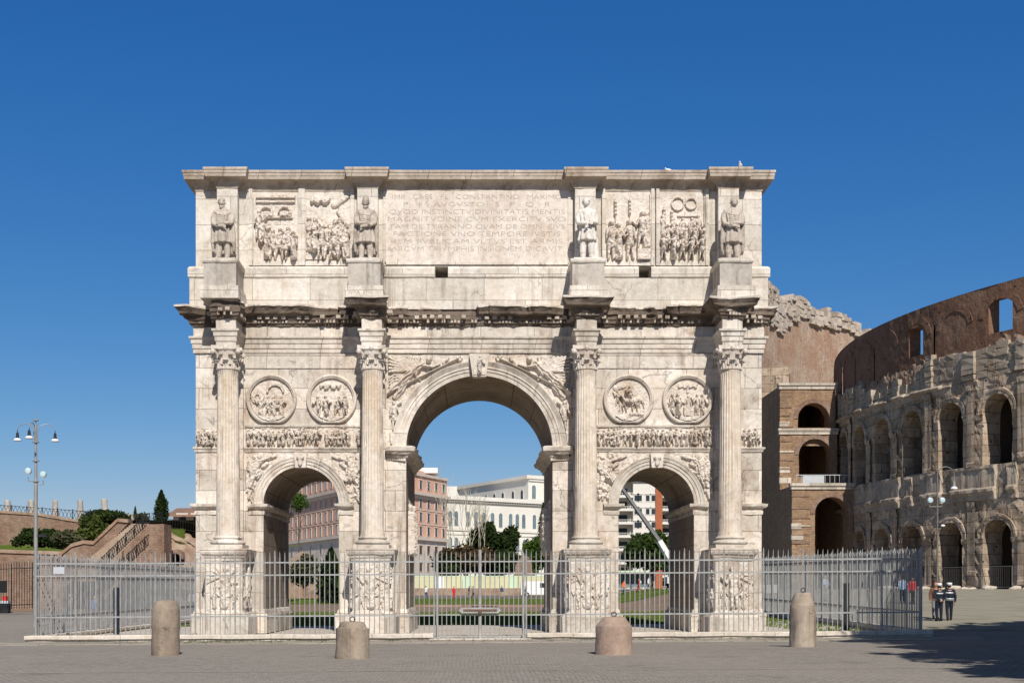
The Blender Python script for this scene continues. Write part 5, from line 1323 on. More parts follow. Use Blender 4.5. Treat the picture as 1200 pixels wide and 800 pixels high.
# galleries behind the arches
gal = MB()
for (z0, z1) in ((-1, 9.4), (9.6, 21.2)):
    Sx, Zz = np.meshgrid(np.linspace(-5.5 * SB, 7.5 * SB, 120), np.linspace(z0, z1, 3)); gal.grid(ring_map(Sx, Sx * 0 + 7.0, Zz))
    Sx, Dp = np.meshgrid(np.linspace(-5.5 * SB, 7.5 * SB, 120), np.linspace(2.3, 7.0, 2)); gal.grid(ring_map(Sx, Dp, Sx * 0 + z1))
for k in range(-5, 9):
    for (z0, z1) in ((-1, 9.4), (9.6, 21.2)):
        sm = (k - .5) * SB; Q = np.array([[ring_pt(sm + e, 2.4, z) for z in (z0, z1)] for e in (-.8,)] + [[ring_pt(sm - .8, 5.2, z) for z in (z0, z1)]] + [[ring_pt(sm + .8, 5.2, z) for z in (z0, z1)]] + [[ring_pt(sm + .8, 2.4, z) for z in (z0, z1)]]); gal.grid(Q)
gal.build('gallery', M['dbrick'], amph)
# railings at the foot of the arcade
fr_ = MB()
for k in range(-2, 4):
    for e in (-1, 1): p = ring_pt(k * SB + e * 1.9, -.1, 0); fr_.tube([p, (p[0], p[1], AZ + 2.3)], .05, 5)
    fr_.tube([ring_pt(k * SB + q, -.1, 2.25) for q in (-1.9, 0, 1.9)], .04, 5); fr_.tube([ring_pt(k * SB + q, -.1, .2) for q in (-1.9, 0, 1.9)], .03, 5)
    for q in np.linspace(-1.8, 1.8, 15): p = ring_pt(k * SB + q, -.1, .2); fr_.tube([p, (p[0], p[1], AZ + 2.25)], .012, 4)
fr_.build('arch_grille', M['lampdark'], amph)
# stones lying along its foot
st = MB()
for q in range(40):
    s = rnd.uniform(-16, 20); p = ring_pt(s, -rnd.uniform(.9, 2.6), 0); r_ = rnd.uniform(.12, .5); b0 = len(st.v); st.ell((p[0], p[1], AZ + r_ * .2), (r_ * 1.6, r_, r_ * .6), 8, 6); st.v[-1] += (fbm(st.v[-1], 2.5, q) * .12)[:, None]
struct('rubble', st, M['travlight'], False, 'stuff')

# the brick buttress that closes the outer ring: stepped tiers facing the square
def wall_arches(mb, fr, x0, x1, z0, z1, arches, thick, amp=.05, seed=0):
    """flat wall in a frame with arched openings [(cx, hw, sill, spring)] """
    xs_ = sorted(set([x0, x1] + [v for c, h_, s_, sp in arches for v in (c - h_, c + h_)]))
    def put(Sx, Dp, Zz):
        A = fr.o + Sx[..., None] * fr.u + Dp[..., None] * fr.n + Zz[..., None] * np.array([0, 0, 1.]); mb.grid(rough(A, amp, 1.2, seed))
    for a, b in zip(xs_[:-1], xs_[1:]):
        op = [q for q in arches if abs(q[0] - (a + b) / 2) < 1e-6]
        if not op:
            Sx, Zz = np.meshgrid(np.linspace(a, b, max(3, int((b - a) / .5))), np.linspace(z0, z1, max(3, int((z1 - z0) / .5)))); put(Sx, Sx * 0, Zz); continue
        c, h_, s_, sp = op[0]; th = np.linspace(PI, 0, 19); sx = c + h_ * np.cos(th); zt = sp + h_ * np.sin(th); T = np.linspace(0, 1, 5)[:, None]
        put(np.repeat(sx[None], 5, 0), np.zeros((5, 19)), zt[None] * (1 - T) + z1 * T)
        if s_ > z0 + .02: Sx, Zz = np.meshgrid(sx, np.linspace(z0, s_, 3)); put(Sx, Sx * 0, Zz)
        os_ = np.concatenate([[c - h_] * 4, sx[1:-1], [c + h_] * 4]); oz = np.concatenate([np.linspace(s_, sp, 4), zt[1:-1], np.linspace(sp, s_, 4)])
        D_ = np.linspace(0, -thick, 4)[:, None]; put(np.repeat(os_[None], 4, 0), np.repeat(D_, len(os_), 1), np.repeat(oz[None], 4, 0))
bu = MB()
def tier(px0, px1, pyt, z0, D, depth, arches, ledge=True):
    x0, x1 = PX(px0, D), PX(px1, D); y = CAM_Y + D; zt = PZ(pyt, D)
    fr = Frame((0, y, 0), (1, 0, 0), (0, -1, 0))
    ar = [((PX(a, D) + PX(b, D)) / 2, (PX(b, D) - PX(a, D)) / 2, PZ(sill, D), PZ(top, D) - (PX(b, D) - PX(a, D)) / 2) for a, b, top, sill in arches]
    wall_arches(bu, fr, x0, x1, z0, zt, ar, 2.2, .05, 3)
    bu.box(x0, x0 + .01, y, y + depth, z0, zt); bu.box(x1 - .01, x1, y, y + depth, z0, zt); bu.box(x0 + .01, x1 - .01, y + depth - .02, y + depth - .01, z0, zt)
    bu.box(x0 + .02, x1 - .02, y + .02, y + depth, zt - .3, zt - .01)
    return x0, x1, y, zt
for (a, b, t_, z0, D, dp, ar) in ((928, 1000, 569, 1.5, 149, 16, [(955, 994, 582, 690)]), (914, 981, 505, 14., 155, 15, [(936, 974, 514, 558)]), (914, 979, 452, 20., 155.6, 15, [(935, 972, 472, 501)])):
    bu = MB(); x0, x1, y, zt = tier(a, b, t_, z0, D, dp, ar); bo = bu.build('brick_buttress', M['bbrick'], amph)
    lg = MB(); lg.box(x0 - .25, x1 + .2, y - .3, y + .6, zt - .02, zt + .32); lg.box(x0 - .15, x1 + .1, y - .18, y + .5, zt - .42, zt - .03); lg.build('ledge', M['travlight'], bo)
    for c0, c1, _, _ in ar:                                    # brick ring round each opening
        ca, hwid = (PX(c0, D) + PX(c1, D)) / 2, (PX(c1, D) - PX(c0, D)) / 2; zs_ = PZ(ar[0][2], D) - hwid; th = np.linspace(0, PI, 25)
        A = np.array([[(ca + r_ * math.cos(q), y + o, zs_ + r_ * math.sin(q)) for q in th] for r_, o in ((hwid, .1), (hwid, -.08), (hwid + .55, -.08), (hwid + .55, .1))]); MB().grid(rough(A, .04, 1.5, 2)).build('arch_ring', M['hillbrick'], bo)
    xa_ = PX(ar[0][0], D) - .65; zz = zt - 1.3
    while zz > max(z0, 6.) + .4:                              # worn string courses up the pier
        MB().box(x0 - .05, max(xa_ + rnd.uniform(-.4, .1), x0 + .5), y - rnd.uniform(.04, .12), y + .3, zz, zz + rnd.uniform(.12, .26)).build('string_course', M['hillbrick' if rnd.random() < .85 else 'travlight'], bo); zz -= rnd.uniform(.9, 1.5)
    for q in range(2):
        MB().box(x0 - .06, x0 + rnd.uniform(.9, 1.6), y - .06, y + .5, zt - 5.2 - q * 1.3, zt - 4.5 - q * 1.3).build('quoin', M['travlight'], bo)
rl = MB(); x0, x1 = PX(931, 151), PX(992, 151); y = CAM_Y + 150.
for q in np.linspace(x0, x1, 12): rl.tube([(q, y, PZ(568, 151)), (q, y, PZ(557, 151))], .03, 4)
rl.box(x0, x1, y - .03, y + .03, PZ(557.6, 151), PZ(556.8, 151)); rl.box(PX(938, 151), PX(963, 151), y - .05, y - .03, PZ(567, 151), PZ(558, 151)); rl.build('terrace_railing', M['banner'], amph)
# tall outer ring behind the buttress: shadowed outside arcade and the sunlit inner face with a bleached broken top
ou = MB(); na = 120
an = np.radians(np.linspace(159.5, 112, na)); RO = 74.5
tops = np.interp(np.degrees(an), [112, 124, 126, 131, 137, 143, 150, 156, 159.5], [30, 40, 43.5, 45.2, 44.6, 45.4, 44.0, 44.6, 44.2])
def oring(rad, z): return np.stack([AC[0] + rad * np.cos(an), AC[1] + rad * np.sin(an), AZ + z + 0 * an], -1)
rows = []
for t in np.linspace(0, 1, 40): rows.append(oring(RO, (tops - 1.2) * t))
ou.grid(rough(np.array(rows), .28, .5, 3)); ou.build('outer_ring_plaster', M['plaster'], amph)
ot = MB(); aa = 159.5
while aa > 113:
    wd = rnd.uniform(.9, 1.9); da = math.degrees(wd / RO); tp_ = float(np.interp(aa, [112, 124, 126, 131, 137, 143, 150, 156, 159.5], [30, 40, 43.5, 45.2, 44.6, 45.4, 44.0, 44.6, 44.2])) + rnd.uniform(-.3, .4)
    nck = float(np.interp(aa, [113, 126, 137, 145, 151, 160], [3, 3.6, 3.2, 4.2, 7.6, 8.2])) * .72 + rnd.uniform(-.35, .35); z = tp_ - nck
    while z < tp_:
        hh = rnd.uniform(.55, .85)
        if not (z + hh > tp_ - .4 and rnd.random() < .35):
            o = rnd.uniform(-.22, .08); fn = lambda s0, o_, z_: (AC[0] + (RO - o_) * math.cos(math.radians(s0)), AC[1] + (RO - o_) * math.sin(math.radians(s0)), AZ + z_)
            stone_block(ot, fn, aa - .01, aa - da + .01, -2.5, .55 + o, z + .02, z + hh - .02, .05)
        z += hh
    aa -= da
ot.build('outer_ring_crown', M['crown'], amph)
oa = MB()                                                   # end wall of the outer ring, in shade beside the arch
fr = Frame((PX(886, 163), CAM_Y + 168, 0), (1, -.28, 0), (-.28, -1, 0))
wall_arches(oa, fr, -2, 5.4, 0, 32, [(2.1, 1.5, 3, 11.), (2.1, 1.5, 14, 18.5), (2.1, 1.5, 22, 26)], 3., .08, 5); oa.build('outer_ring_end', M['trav'], amph)
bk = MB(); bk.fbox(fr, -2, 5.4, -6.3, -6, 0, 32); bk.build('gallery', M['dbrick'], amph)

# ------------------------------------------------------------------ the terrace, walls and garden at the left
def wallpoly(pts, D, thick, mat, name, label, cat, group=None, cap=None):
    x0 = [P(px, py, D) for px, py in pts]; y = CAM_Y + D
    mb = MB(); mb.prism([(p[0], p[2]) for p in x0], lambda a, b, d: (a, d, b), y, y + thick)
    t = thing(name, (np.mean([p[0] for p in x0]), y + thick / 2, min(p[2] for p in x0)), label, cat, group)
    mb.build('wall_face', mat, t, recalc=True)
    if cap:
        cm = MB(); a, b = cap
        tp = [x0[i] for i in range(a, b + 1)]
        cm.prism([(p[0], p[2] + .02) for p in tp] + [(p[0], p[2] + .32) for p in tp[::-1]], lambda a_, b_, d: (a_, d, b_), y - .15, y + thick + .1); cm.build('coping', M['rubble'], t, recalc=True)
    return t
wallpoly([(-90, 730), (-90, 647), (-20, 647), (72, 650), (110, 655), (240, 664), (300, 668), (300, 735)], 108, 1.2, M['hillbrick'], 'retaining_wall', 'long low reddish brick retaining wall at the foot of the left terrace', 'wall', cap=(2, 5))
wallpoly([(-90, 650), (-90, 600), (0, 601), (45, 604), (92, 612), (150, 616), (150, 655)], 146, 1.2, M['hillbrick'], 'terrace_wall', 'upper weathered brick wall below the column stumps at the left', 'wall', cap=(1, 4))
hl = MB(); X, Y = np.meshgrid(np.linspace(-95, -21, 50), np.linspace(53.4, 92, 14)); t_ = (Y - 53.4) / (92 - 53.4)
hl.grid(np.stack([X, Y, 5.0 + t_ * 2.2 + fbm(np.stack([X, Y, X * 0], -1), .15, 4) * .25], -1)); struct('grass', hl, M['grass'], True, 'stuff')
te = MB(); X, Y = np.meshgrid(np.linspace(0, 1, 30), np.linspace(91.0, 215, 14)); X = -110 + X * (110 - .195 * (Y - CAM_Y))
te.grid(np.stack([X, Y, 10.2 + 0 * X + np.clip((Y - 150) / 60, 0, 1) * .4], -1)); b0 = te.n
te.grid(np.array([[(-.195 * (yy - CAM_Y), yy, zz) for zz in (0., 10.2)] for yy in (91., 215.)])); struct('terrace', te, M['soil'], False)
# rubble mound with two niche arches
def rubble(px0, px1, top, bot, D, holes, mat, name, label, cat):
    n = int((px1 - px0) * 1.6); m_ = 60; Xp, T = np.meshgrid(np.linspace(px0, px1, n), np.linspace(0, 1, m_))
    tp = np.interp(Xp[0], [q[0] for q in top], [q[1] for q in top]); Yp = bot * (1 - T) + tp[None] * T
    X = PX(Xp, D); Z = PZ(Yp, D); Y = np.full_like(X, CAM_Y + D) + T ** 2 * 3.0
    A = np.stack([X, Y, Z], -1); A = A + (fbm(A, .55, 8, 4))[..., None] * np.array([.25, .8, .25])
    mask = np.ones_like(Xp, bool)
    for hx, hw, hs, hb in holes:
        d = np.abs(Xp - hx); mask &= ~(((d < hw) & (Yp > hs) & (Yp < hb)) | (np.hypot(Xp - hx, Yp - hs) < hw))
    t = thing(name, (float(X.mean()), CAM_Y + D, float(Z.min())), label, cat)
    MB().grid(A, mask=mask).build('masonry', mat, t)
    bk = MB(); x0, x1 = PX(px0, D), PX(px1, D); y = CAM_Y + D
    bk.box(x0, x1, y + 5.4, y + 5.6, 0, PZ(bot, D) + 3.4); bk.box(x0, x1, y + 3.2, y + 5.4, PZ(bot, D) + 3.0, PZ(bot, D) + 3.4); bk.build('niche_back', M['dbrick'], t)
    for hx, hw, hs, hb in holes:
        rg = MB(); r = hw / F * D; cx, cz = PX(hx, D), PZ(hs, D); th = np.linspace(-.2, PI + .2, 15)
        rg.grid(np.array([[(cx + q * math.cos(a), y - .45 + o, cz + q * math.sin(a)) for a in th] for q, o in ((r, 1.2), (r, -.0), (r + .3, -.0), (r + .34, .9))])); rg.build('brick_arch', M['hillbrick'], t)
    return t
rubble(138, 300, [(138, 662), (150, 652), (165, 640), (176, 618), (188, 614), (200, 618), (215, 622), (228, 634), (240, 640), (300, 646)], 690, 107, [(180, 4.2, 651, 663), (207, 5.2, 653, 664)], M['rubble'], 'ruined_wall', 'ruined rubble mound with two dark arched niches left of the arch', 'ruin')
gm = MB(); rg = np.random.RandomState(3)
for q in range(900):
    px, py = rg.uniform(190, 217), rg.uniform(623, 637); D = 107.6 + (690 - py) * .03; x, y, z = P(px, py, D); gm.add([(x - .05, y - .3, z), (x + .05, y - .3, z), (x + rg.normal() * .1, y - .35, z + .35)], [(0, 1, 2)])
struct('grass', gm, M['grass'], False, 'stuff')
wallpoly([(124, 674), (124, 666), (173, 614), (192, 613.5), (193, 674)], 102.2, 2.5, M['hillbrick'], 'brick_wall', 'steep brick wall under the head of the stair, left of the rubble mound', 'wall')
# stair ramp with its parapet and lattice railing
wallpoly([(66, 668), (66, 656), (84, 641), (98, 637), (110, 638), (138, 611.5), (151, 612.5), (112, 652), (112, 668)], 104, 1.0, M['hillbrick'], 'stair_parapet', 'sloping brick parapet climbing to the left terrace', 'wall', cap=(1, 6))
sp = MB(); 
for k in range(26):
    t0, t1 = k / 26, (k + 1) / 26; a = P(100 + 54 * t0, 666 - 53 * t0, 103.); b = P(100 + 54 * t1 + 19, 666 - 53 * t1, 103.)
    sp.box(a[0], b[0], CAM_Y + 101.0 + t0 * 2.4, CAM_Y + 103.95, b[2] - 1.2, b[2])
single('stone_stair', sp, M['stair'], 'long straight stair climbing to the terrace behind the left railing', 'stair')
def lattice(p0, p1, h, n, name, label, cross=True, r=.035, spear=False):
    p0, p1 = np.array(p0, float), np.array(p1, float); t = thing(name, tuple((p0 + p1) / 2), label, 'railing'); mb = MB(); up_ = np.array([0, 0, h])
    for z in (.1, 1.0): mb.tube([p0 + up_ * z, p1 + up_ * z], r, 5)
    for k in range(n):
        a, b = p0 + (p1 - p0) * k / n, p0 + (p1 - p0) * (k + 1) / n
        if cross: mb.tube([a + up_ * .1, b + up_ * 1.], r * .7, 4); mb.tube([b + up_ * .1, a + up_ * 1.], r * .7, 4)
        else: mb.tube([a, a + up_ * (1.15 if spear else 1.)], r * .8, 4)
    mb.build('lattice', M['dark'], t); ps = MB()
    for k in range(0, n + 1, 4 if cross else 8): a = p0 + (p1 - p0) * k / n; ps.tube([a, a + up_ * 1.12], r * 1.5, 5)
    ps.build('posts', M['dark'], t)
lattice(P(118, 668, 100.4), P(172, 616, 100.4), .95, 22, 'lattice_railing', 'black lattice railing climbing beside the stair')
lattice(P(-40, 601, 147), P(112, 612, 147), 1.25, 34, 'lattice_railing', 'dark lattice railing between the column stumps on the terrace wall')
lattice(P(160, 613, 118), P(190, 612, 118), .9, 8, 'lattice_railing', 'dark lattice railing at the head of the stair near the cypress', True, .022)
lattice(P(190, 617, 112), P(245, 626, 112), .8, 18, 'spear_railing', 'black spear topped railing along the mound beside the arch', False, .018, True)
lattice(P(-60, 716, 92), P(44, 712, 92), 3.0, 34, 'spear_railing', 'tall dark spear railing in front of the brick wall at the left edge', False, .03, True)
# column stumps
names = ['at the left edge', 'just left of the lamp post', 'second right of the lamp post', 'slender twin stump before the clipped hedge', 'standing behind the clipped hedge']
for k, (px, py, w_, D) in enumerate([(8, 586, 8, 158), (36.5, 585.5, 8, 158), (65, 585.5, 7.2, 158), (94, 585.5, 7, 158), (122.5, 584, 7.5, 162)]):
    x, y, zt = P(px, py, D); r = w_ / 2 / F * D; z = 10.2; t = thing('column_stump', (x, y, z), 'weathered grey granite column stump on the terrace, ' + names[k], 'column', 'column stumps on the terrace')
    m = MB(); m.lathe([(r * 1.1, z), (r * 1.1, z + .3), (r, z + .4), (r * .98, z + (zt - z) * .55), (r * 1.05, z + (zt - z) * .56), (r * 1.02, z + (zt - z) * .6), (r * .95, z + (zt - z) * .62), (r * .92, zt - .1), (r * .8, zt)], 16, (x, y, 0)); m.v[0] += (fbm(m.v[0], 1.5, k) * .1)[:, None]
    m.build('shaft', M['granite'], t, smooth=False)
x, y, zt = P(152, 602, 150); m = MB(); m.lathe([(.5, 10.2), (.45, 11.), (.4, zt)], 12, (x, y, 0)); m.v[0] += (fbm(m.v[0], 1.5, 9) * .12)[:, None]; single('column_stump', m, M['granite'], 'short pale broken column stump left of the small cypress', 'column', 'column stumps on the terrace')

# ------------------------------------------------------------------ trees and shrubs
def blob_leaves(blobs, n, size, rng, shell=.45):
    V = np.array([b[3] * b[4] * b[5] for b in blobs]) ** (2 / 3.); idx = rng.choice(len(blobs), n, p=V / V.sum()); B = np.array(blobs)[idx]
    d = rng.normal(size=(n, 3)); d /= np.linalg.norm(d, axis=1)[:, None]; r = shell + (1 - shell) * rng.rand(n) ** .6
    C = B[:, :3] + d * r[:, None] * B[:, 3:6]; C += rng.normal(size=(n, 3)) * size * .5; return C
def clumps(c, r, n, rng, k=.38):
    out = []
    for q in range(n):
        d = rng.normal(size=3); d /= np.linalg.norm(d); d[2] = abs(d[2]) * .9 - .25; s = k * rng.uniform(.7, 1.25)
        out.append((*(np.array(c) + d * np.array(r) * (1 - s * .6)), r[0] * s, r[1] * s, r[2] * s))
    out.append((*c, r[0] * .6, r[1] * .6, r[2] * .6)); return out
def tree(name, base, c, r, n, size, leaf, label, cat='tree', seed=1, nb=12, trunk=.25, group=None, k=.38, limbs=5):
    rng = np.random.RandomState(seed); t = thing(name, base, label, cat, group); bl = clumps(c, r, nb, rng, k)
    MB().leaves(blob_leaves(bl, n, size, rng), size, rng).build('crown' if cat == 'tree' else 'foliage', leaf, t)
    tk = MB(); top = np.array(c) - (0, 0, r[2] * .2); b = np.array(base)
    tk.tube([b, b * .6 + top * .4 + (trunk * .3, 0, 0), top], [trunk, trunk * .75, trunk * .4], 8)
    for q in range(limbs):
        e = np.array(bl[q % len(bl)][:3]); s = b * (.45 - .05 * q % .2) + top * (.55 + .05 * q % .2); tk.tube([s, (s + e) / 2 + (0, 0, .1 * r[2]), e], [trunk * .45, trunk * .3, trunk * .12], 6)
    tk.build('trunk' if cat == 'tree' else 'stem', M['bark'], t); return t
def ptree(name, px, pyt, pyb, wpx, D, n, leaf, label, seed, pybase=None, cat='tree', size=None, nb=12, **kw):
    x, y, zt = P(px, pyt, D); zb = PZ(pyb, D); rz = (zt - zb) / 2; rx = wpx / 2 / F * D; zg = PZ(pybase, D) if pybase else gz(x, y)
    return tree(name, (x, y, zg), (x, y, (zt + zb) / 2), (rx, rx * .85, rz), n, size or max(.16, rx * .075), leaf, label, cat, seed, nb, trunk=max(.06, rx * .07), **kw)
# left garden
ptree('clipped_hedge', 124, 596.5, 615, 56, 150, 3600, M['lf_dark'], 'dark clipped hedge on the terrace wall at the left', 2, 618, 'hedge', .22, 26, k=.5)
ptree('bush', 47, 615, 648, 58, 132, 4200, M['lf_dark'], 'dark green bush left of and behind the lamp post', 3, 648, 'bush', .2, 16)
ptree('bush', 79, 618, 648, 40, 126, 2600, M['lf_olive'], 'grey green bush right of the lamp post', 4, 648, 'bush', .17, 12)
ptree('bush', 106, 601, 645, 52, 128, 4200, M['lf_mid'], 'sunlit yellow green bush behind the stair parapet', 5, 648, 'bush', .2, 16)
def cypress(px, pyt, pyb, wpx, D, label, seed, n=2600, leaf='lf_dark'):
    x, y, zt = P(px, pyt, D); zb = PZ(pyb, D); rng = np.random.RandomState(seed); t = thing('cypress_tree', (x, y, zb), label, 'tree'); u = rng.rand(n) ** .8; h = zt - zb; rr = wpx / 2 / F * D * 1.45
    prof = np.sin(np.clip(u * .9 + .12, 0, 1) * PI) ** .7 * (1 - u * .55); th = rng.rand(n) * 2 * PI; q = (.55 + .5 * rng.rand(n)) * prof * rr * (1 + .2 * np.sin(th * 5 + u * 20) + .22 * rng.normal(size=n))
    C = np.stack([x + q * np.cos(th), y + q * np.sin(th), zb + u * h * .985], -1); MB().leaves(C, max(.12, rr * .17), rng).build('crown', M[leaf], t)
    MB().tube([(x, y, zb - .4), (x, y, zt - h * .1)], [rr * .14, .02], 6).build('trunk', M['bark'], t)
cypress(189, 573.5, 613, 12.5, 170, 'tall dark cypress beside the tiled house', 7)
cypress(158.5, 593, 613, 3.4, 210, 'tiny slim cypress far off on the terrace', 8, 900)
cypress(636.5, 588, 640, 9, 235, 'dark upright cypress at the right edge of the central opening', 9)
cypress(388, 642, 712, 24, 135, 'dark broad cypress seen through the left opening', 10, 4200)
ptree('bush', 166, 600, 614, 16, 160, 700, M['lf_olive'], 'pale olive bush by the head of the stair', 11, 615, 'bush', .2, 7)
# seen through the openings
ptree('pine_tree', 350, 574, 607, 24, 190, 1500, M['lf_green'], 'bright green tree at the left of the left opening', 12, 694, nb=9)
ptree('bush', 357, 645, 696, 34, 160, 2600, M['lf_olive'], 'olive and ochre shrub on the bank in the left opening', 13, 700, 'bush', .3, 14)
ptree('evergreen_tree', 572, 606, 664, 44, 236, 3600, M['lf_dark'], 'dark rounded evergreen tree, left of the pair in the central opening', 14, 697, nb=12, size=.42)
ptree('evergreen_tree', 596, 605, 668, 28, 240, 2800, M['lf_dark'], 'dark taller evergreen tree, right of the pair in the central opening', 15, 697, nb=10, size=.42)
ptree('bush', 545, 636, 678, 76, 226, 5200, M['lf_brown'], 'broad brownish shrub over the pale hoarding in the central opening', 16, 697, 'bush', .42, 26, k=.36)
ptree('bush', 522, 648, 682, 30, 222, 1800, M['lf_dark'], 'dark shrub at the left of the pale hoarding', 17, 697, 'bush', .4, 10)
ptree('bush', 580, 640, 684, 74, 230, 4600, M['lf_dark'], 'dark hedge between the trees and the pale hoarding', 27, 697, 'bush', .4, 14)
ptree('laurel_tree', 626, 622, 684, 30, 225, 2800, M['lf_green'], 'bright green laurel by the cypress in the central opening', 18, 697, nb=12, size=.36)
ptree('umbrella_pine', 764, 617, 682, 58, 175, 5200, M['lf_pine'], 'large dark pine crown in the right opening', 19, 700, nb=22, size=.36)
# bare tree
bt = thing('bare_tree', (*P(546, 0, 233)[:2], gz(*P(546, 0, 233)[:2])), 'leafless pale tree with upright branches in the central opening', 'tree')
bm = MB(); rb = random.Random(5); tips = []
def limb(p, d, L, r, lev):
    q = p + d * L; m_ = (p + q) / 2 + np.array([rb.uniform(-.1, .1), rb.uniform(-.1, .1), 0]) * L * .4
    bm.tube([p, m_, q], [r, r * .85, r * .65], 5, False)
    if lev == 0: tips.append(q); return
    for _ in range(3 if lev > 1 else 4):
        nd = d + np.array([rb.uniform(-.5, .5), rb.uniform(-.5, .5), rb.uniform(.05, .5)]); nd /= np.linalg.norm(nd); limb(p + (q - p) * rb.uniform(.55, 1.), nd, L * rb.uniform(.55, .8), r * .55, lev - 1)
b0 = np.array(bt.location)
for q, dx in enumerate((-.28, -.1, .06, .24, .36)):
    d = np.array([dx, rb.uniform(-.2, .2), 1.]); d /= np.linalg.norm(d); limb(b0 + (dx * 3, 0, 0), d, rb.uniform(9., 11.), .17, 3)
MB().tube([b0, b0 + (0, 0, 2.)], [.4, .3], 8).build('trunk', M['barelimb'], bt); bm.build('branches', M['barelimb'], bt)
# pines to the right of the photographer whose shade lies on the paving
for k, (x, y, zt, rx) in enumerate([(22.3, -20.5, 14.5, 4.9), (20.6, -25.5, 14.6, 4.5), (25.5, -25.5, 15., 5.2), (18.6, -35.2, 13.8, 4.4), (29, -19.5, 16.5, 5.4), (38, -19, 16, 5.5), (20.2, -30.5, 14.0, 4.6), (28.5, -29, 16, 5.6), (16.8, -39.5, 13.5, 4.4), (27, -40.5, 15, 5.5), (47, -22, 17, 6.), (15.2, -45., 12.8, 3.5)]):
    rng = np.random.RandomState(30 + k)
    tree('umbrella_pine', (x, y, gz(x, y)), (x, y, zt - 2.4), (rx, rx, 2.6), 5200, .34, M['lf_pine'], 'umbrella pine shading the paving at the right, ' + ['nearest the railing corner', 'just behind the one nearest the corner', 'right of the one just behind the corner', 'third from the photographer', 'second along the far row', 'third along the far row', 'nearest the middle of the square', 'behind the one nearest the middle', 'closest to the photographer', 'at the back near the photographer', 'farthest right', 'small one closest of all to the photographer'][k], 'tree', 30 + k, 22, .38, 'umbrella pines beside the square')

# ------------------------------------------------------------------ buildings beyond
def windows(t, fr, s_list, z_list, w_, h_, kind, frame, pane, d=.02, limit=100):
    """each window a mesh of its own: surround and pane, an arched head when asked"""
    first = None
    for z in z_list:
        for s in s_list:
            mb = MB()
            def shp(hw, zz0, zz1, dd):
                if kind == 'arch': pts = [(s - hw, zz0), (s + hw, zz0)] + [(s + hw * math.cos(a), zz1 - hw + hw * math.sin(a)) for a in np.linspace(0, PI, 9)]
                else: pts = [(s - hw, zz0), (s + hw, zz0), (s + hw, zz1), (s - hw, zz1)]
                mb.prism(pts, lambda a, b, q: fr(a, q, b), -.01, dd)
            shp(w_ / 2 + .22, z - .2, z + h_ + .25, .10)
            mb.cm = 1; shp(w_ / 2, z, z + h_, .13); mb.cm = 0
            if kind != 'arch': mb.fbox(fr, s - w_ / 2 - .35, s + w_ / 2 + .35, 0, .3, z + h_ + .28, z + h_ + .5)
            if kind == 'shut':
                mb.cm = 2
                for e in (-1, 1): mb.fbox(fr, s + e * (w_ / 2 + .02) - .22, s + e * (w_ / 2 + .02) + .22, .14, .2, z, z + h_)
            mb.build('window', [frame, pane, M['shutter2']], t)
def hv(px, py, D): return PZ(py, D)
pk = thing('apartment_building', (-25, CAM_Y + 380, 1), 'salmon pink apartment block with rows of shuttered windows behind the left opening', 'building')
C0 = np.array((-32., CAM_Y + 346)); L1 = np.array((-70., CAM_Y + 430)); R1 = np.array((-10.2, CAM_Y + 396))
zb, zg, zc, zt = 1.0, 17.5, 30.6, 36.8
frL = Frame((*L1, 0), (*(C0 - L1), 0)); lenL = np.linalg.norm(C0 - L1); frR = Frame((*C0, 0), (*(R1 - C0), 0)); lenR = np.linalg.norm(R1 - C0)
bd_ = MB(); mid = (L1 + R1) / 2 + np.array((6, 40))
for (z0, z1, mt, off) in ((zg, zc, 0, 0), (zc + .9, zt, 0, -.6)):
    bd_.prism([tuple(L1), tuple(C0), tuple(R1), tuple(mid)], lambda a, b, d: (a, b, d), z0, z1)
bd_.build('wall', M['pink'], pk, recalc=True)
gf = MB(); gf.prism([tuple(L1), tuple(C0), tuple(R1), tuple(mid)], lambda a, b, d: (a, b, d), zb, zg); gf.build('ground_floors', M['pinktrim'], pk, recalc=True)
tr_ = MB()
for z0, z1, o in ((zc, zc + .9, 1.3), (zc - 1.0, zc, .5), (zg - .5, zg + .5, .8), (zt - .3, zt + .5, .5), (zg + 4.3, zg + 4.6, .15), (zg + 8.6, zg + 8.9, .15)):
    tr_.prism([tuple(L1), tuple(C0 + np.array((0, -o))), tuple(R1 + np.array((o, 0))), tuple(mid)], lambda a, b, d: (a, b, d), z0, z1)
    tr_.fbox(frL, 0, lenL, 0, o, z0, z1); tr_.fbox(frR, 0, lenR, 0, o, z0 - .004, z1 + .004)
tr_.build('cornice', M['pinktrim'], pk, recalc=True)
rf = MB(); rf.prism([tuple(L1 + (2, 4)), tuple(C0 + (0, 6)), tuple(R1 + (-4, 4)), tuple(mid)], lambda a, b, d: (a, b, d), zt, zt + 2.4); rf.build('roof_storey', M['pink'], pk, recalc=True)
rw = MB(); rw.box(-20, -13, CAM_Y + 392, CAM_Y + 402, zt + 2, zt + 3.6); rw.build('roof_terrace', M['white'], pk)
nL = int(lenL / 5.2); sL = [(i + .5) * lenL / nL for i in range(nL)][-14:-1]
nR = 10; sR = [(i + .5) * lenR / nR for i in range(nR)]
windows(pk, frL, sL, [zg + .9, zg + 5.2, zg + 9.4], 1.5, 2.5, 'shut', M['pinktrim'], M['glass']); windows(pk, frL, sL, [zc + 1.9], 1.5, 2.6, 'shut', M['pinktrim'], M['glass'])
windows(pk, frL, sL[::2], [zg - 4.5, zg - 9], 1.8, 2.8, 'arch', M['pinktrim'], M['glass'])
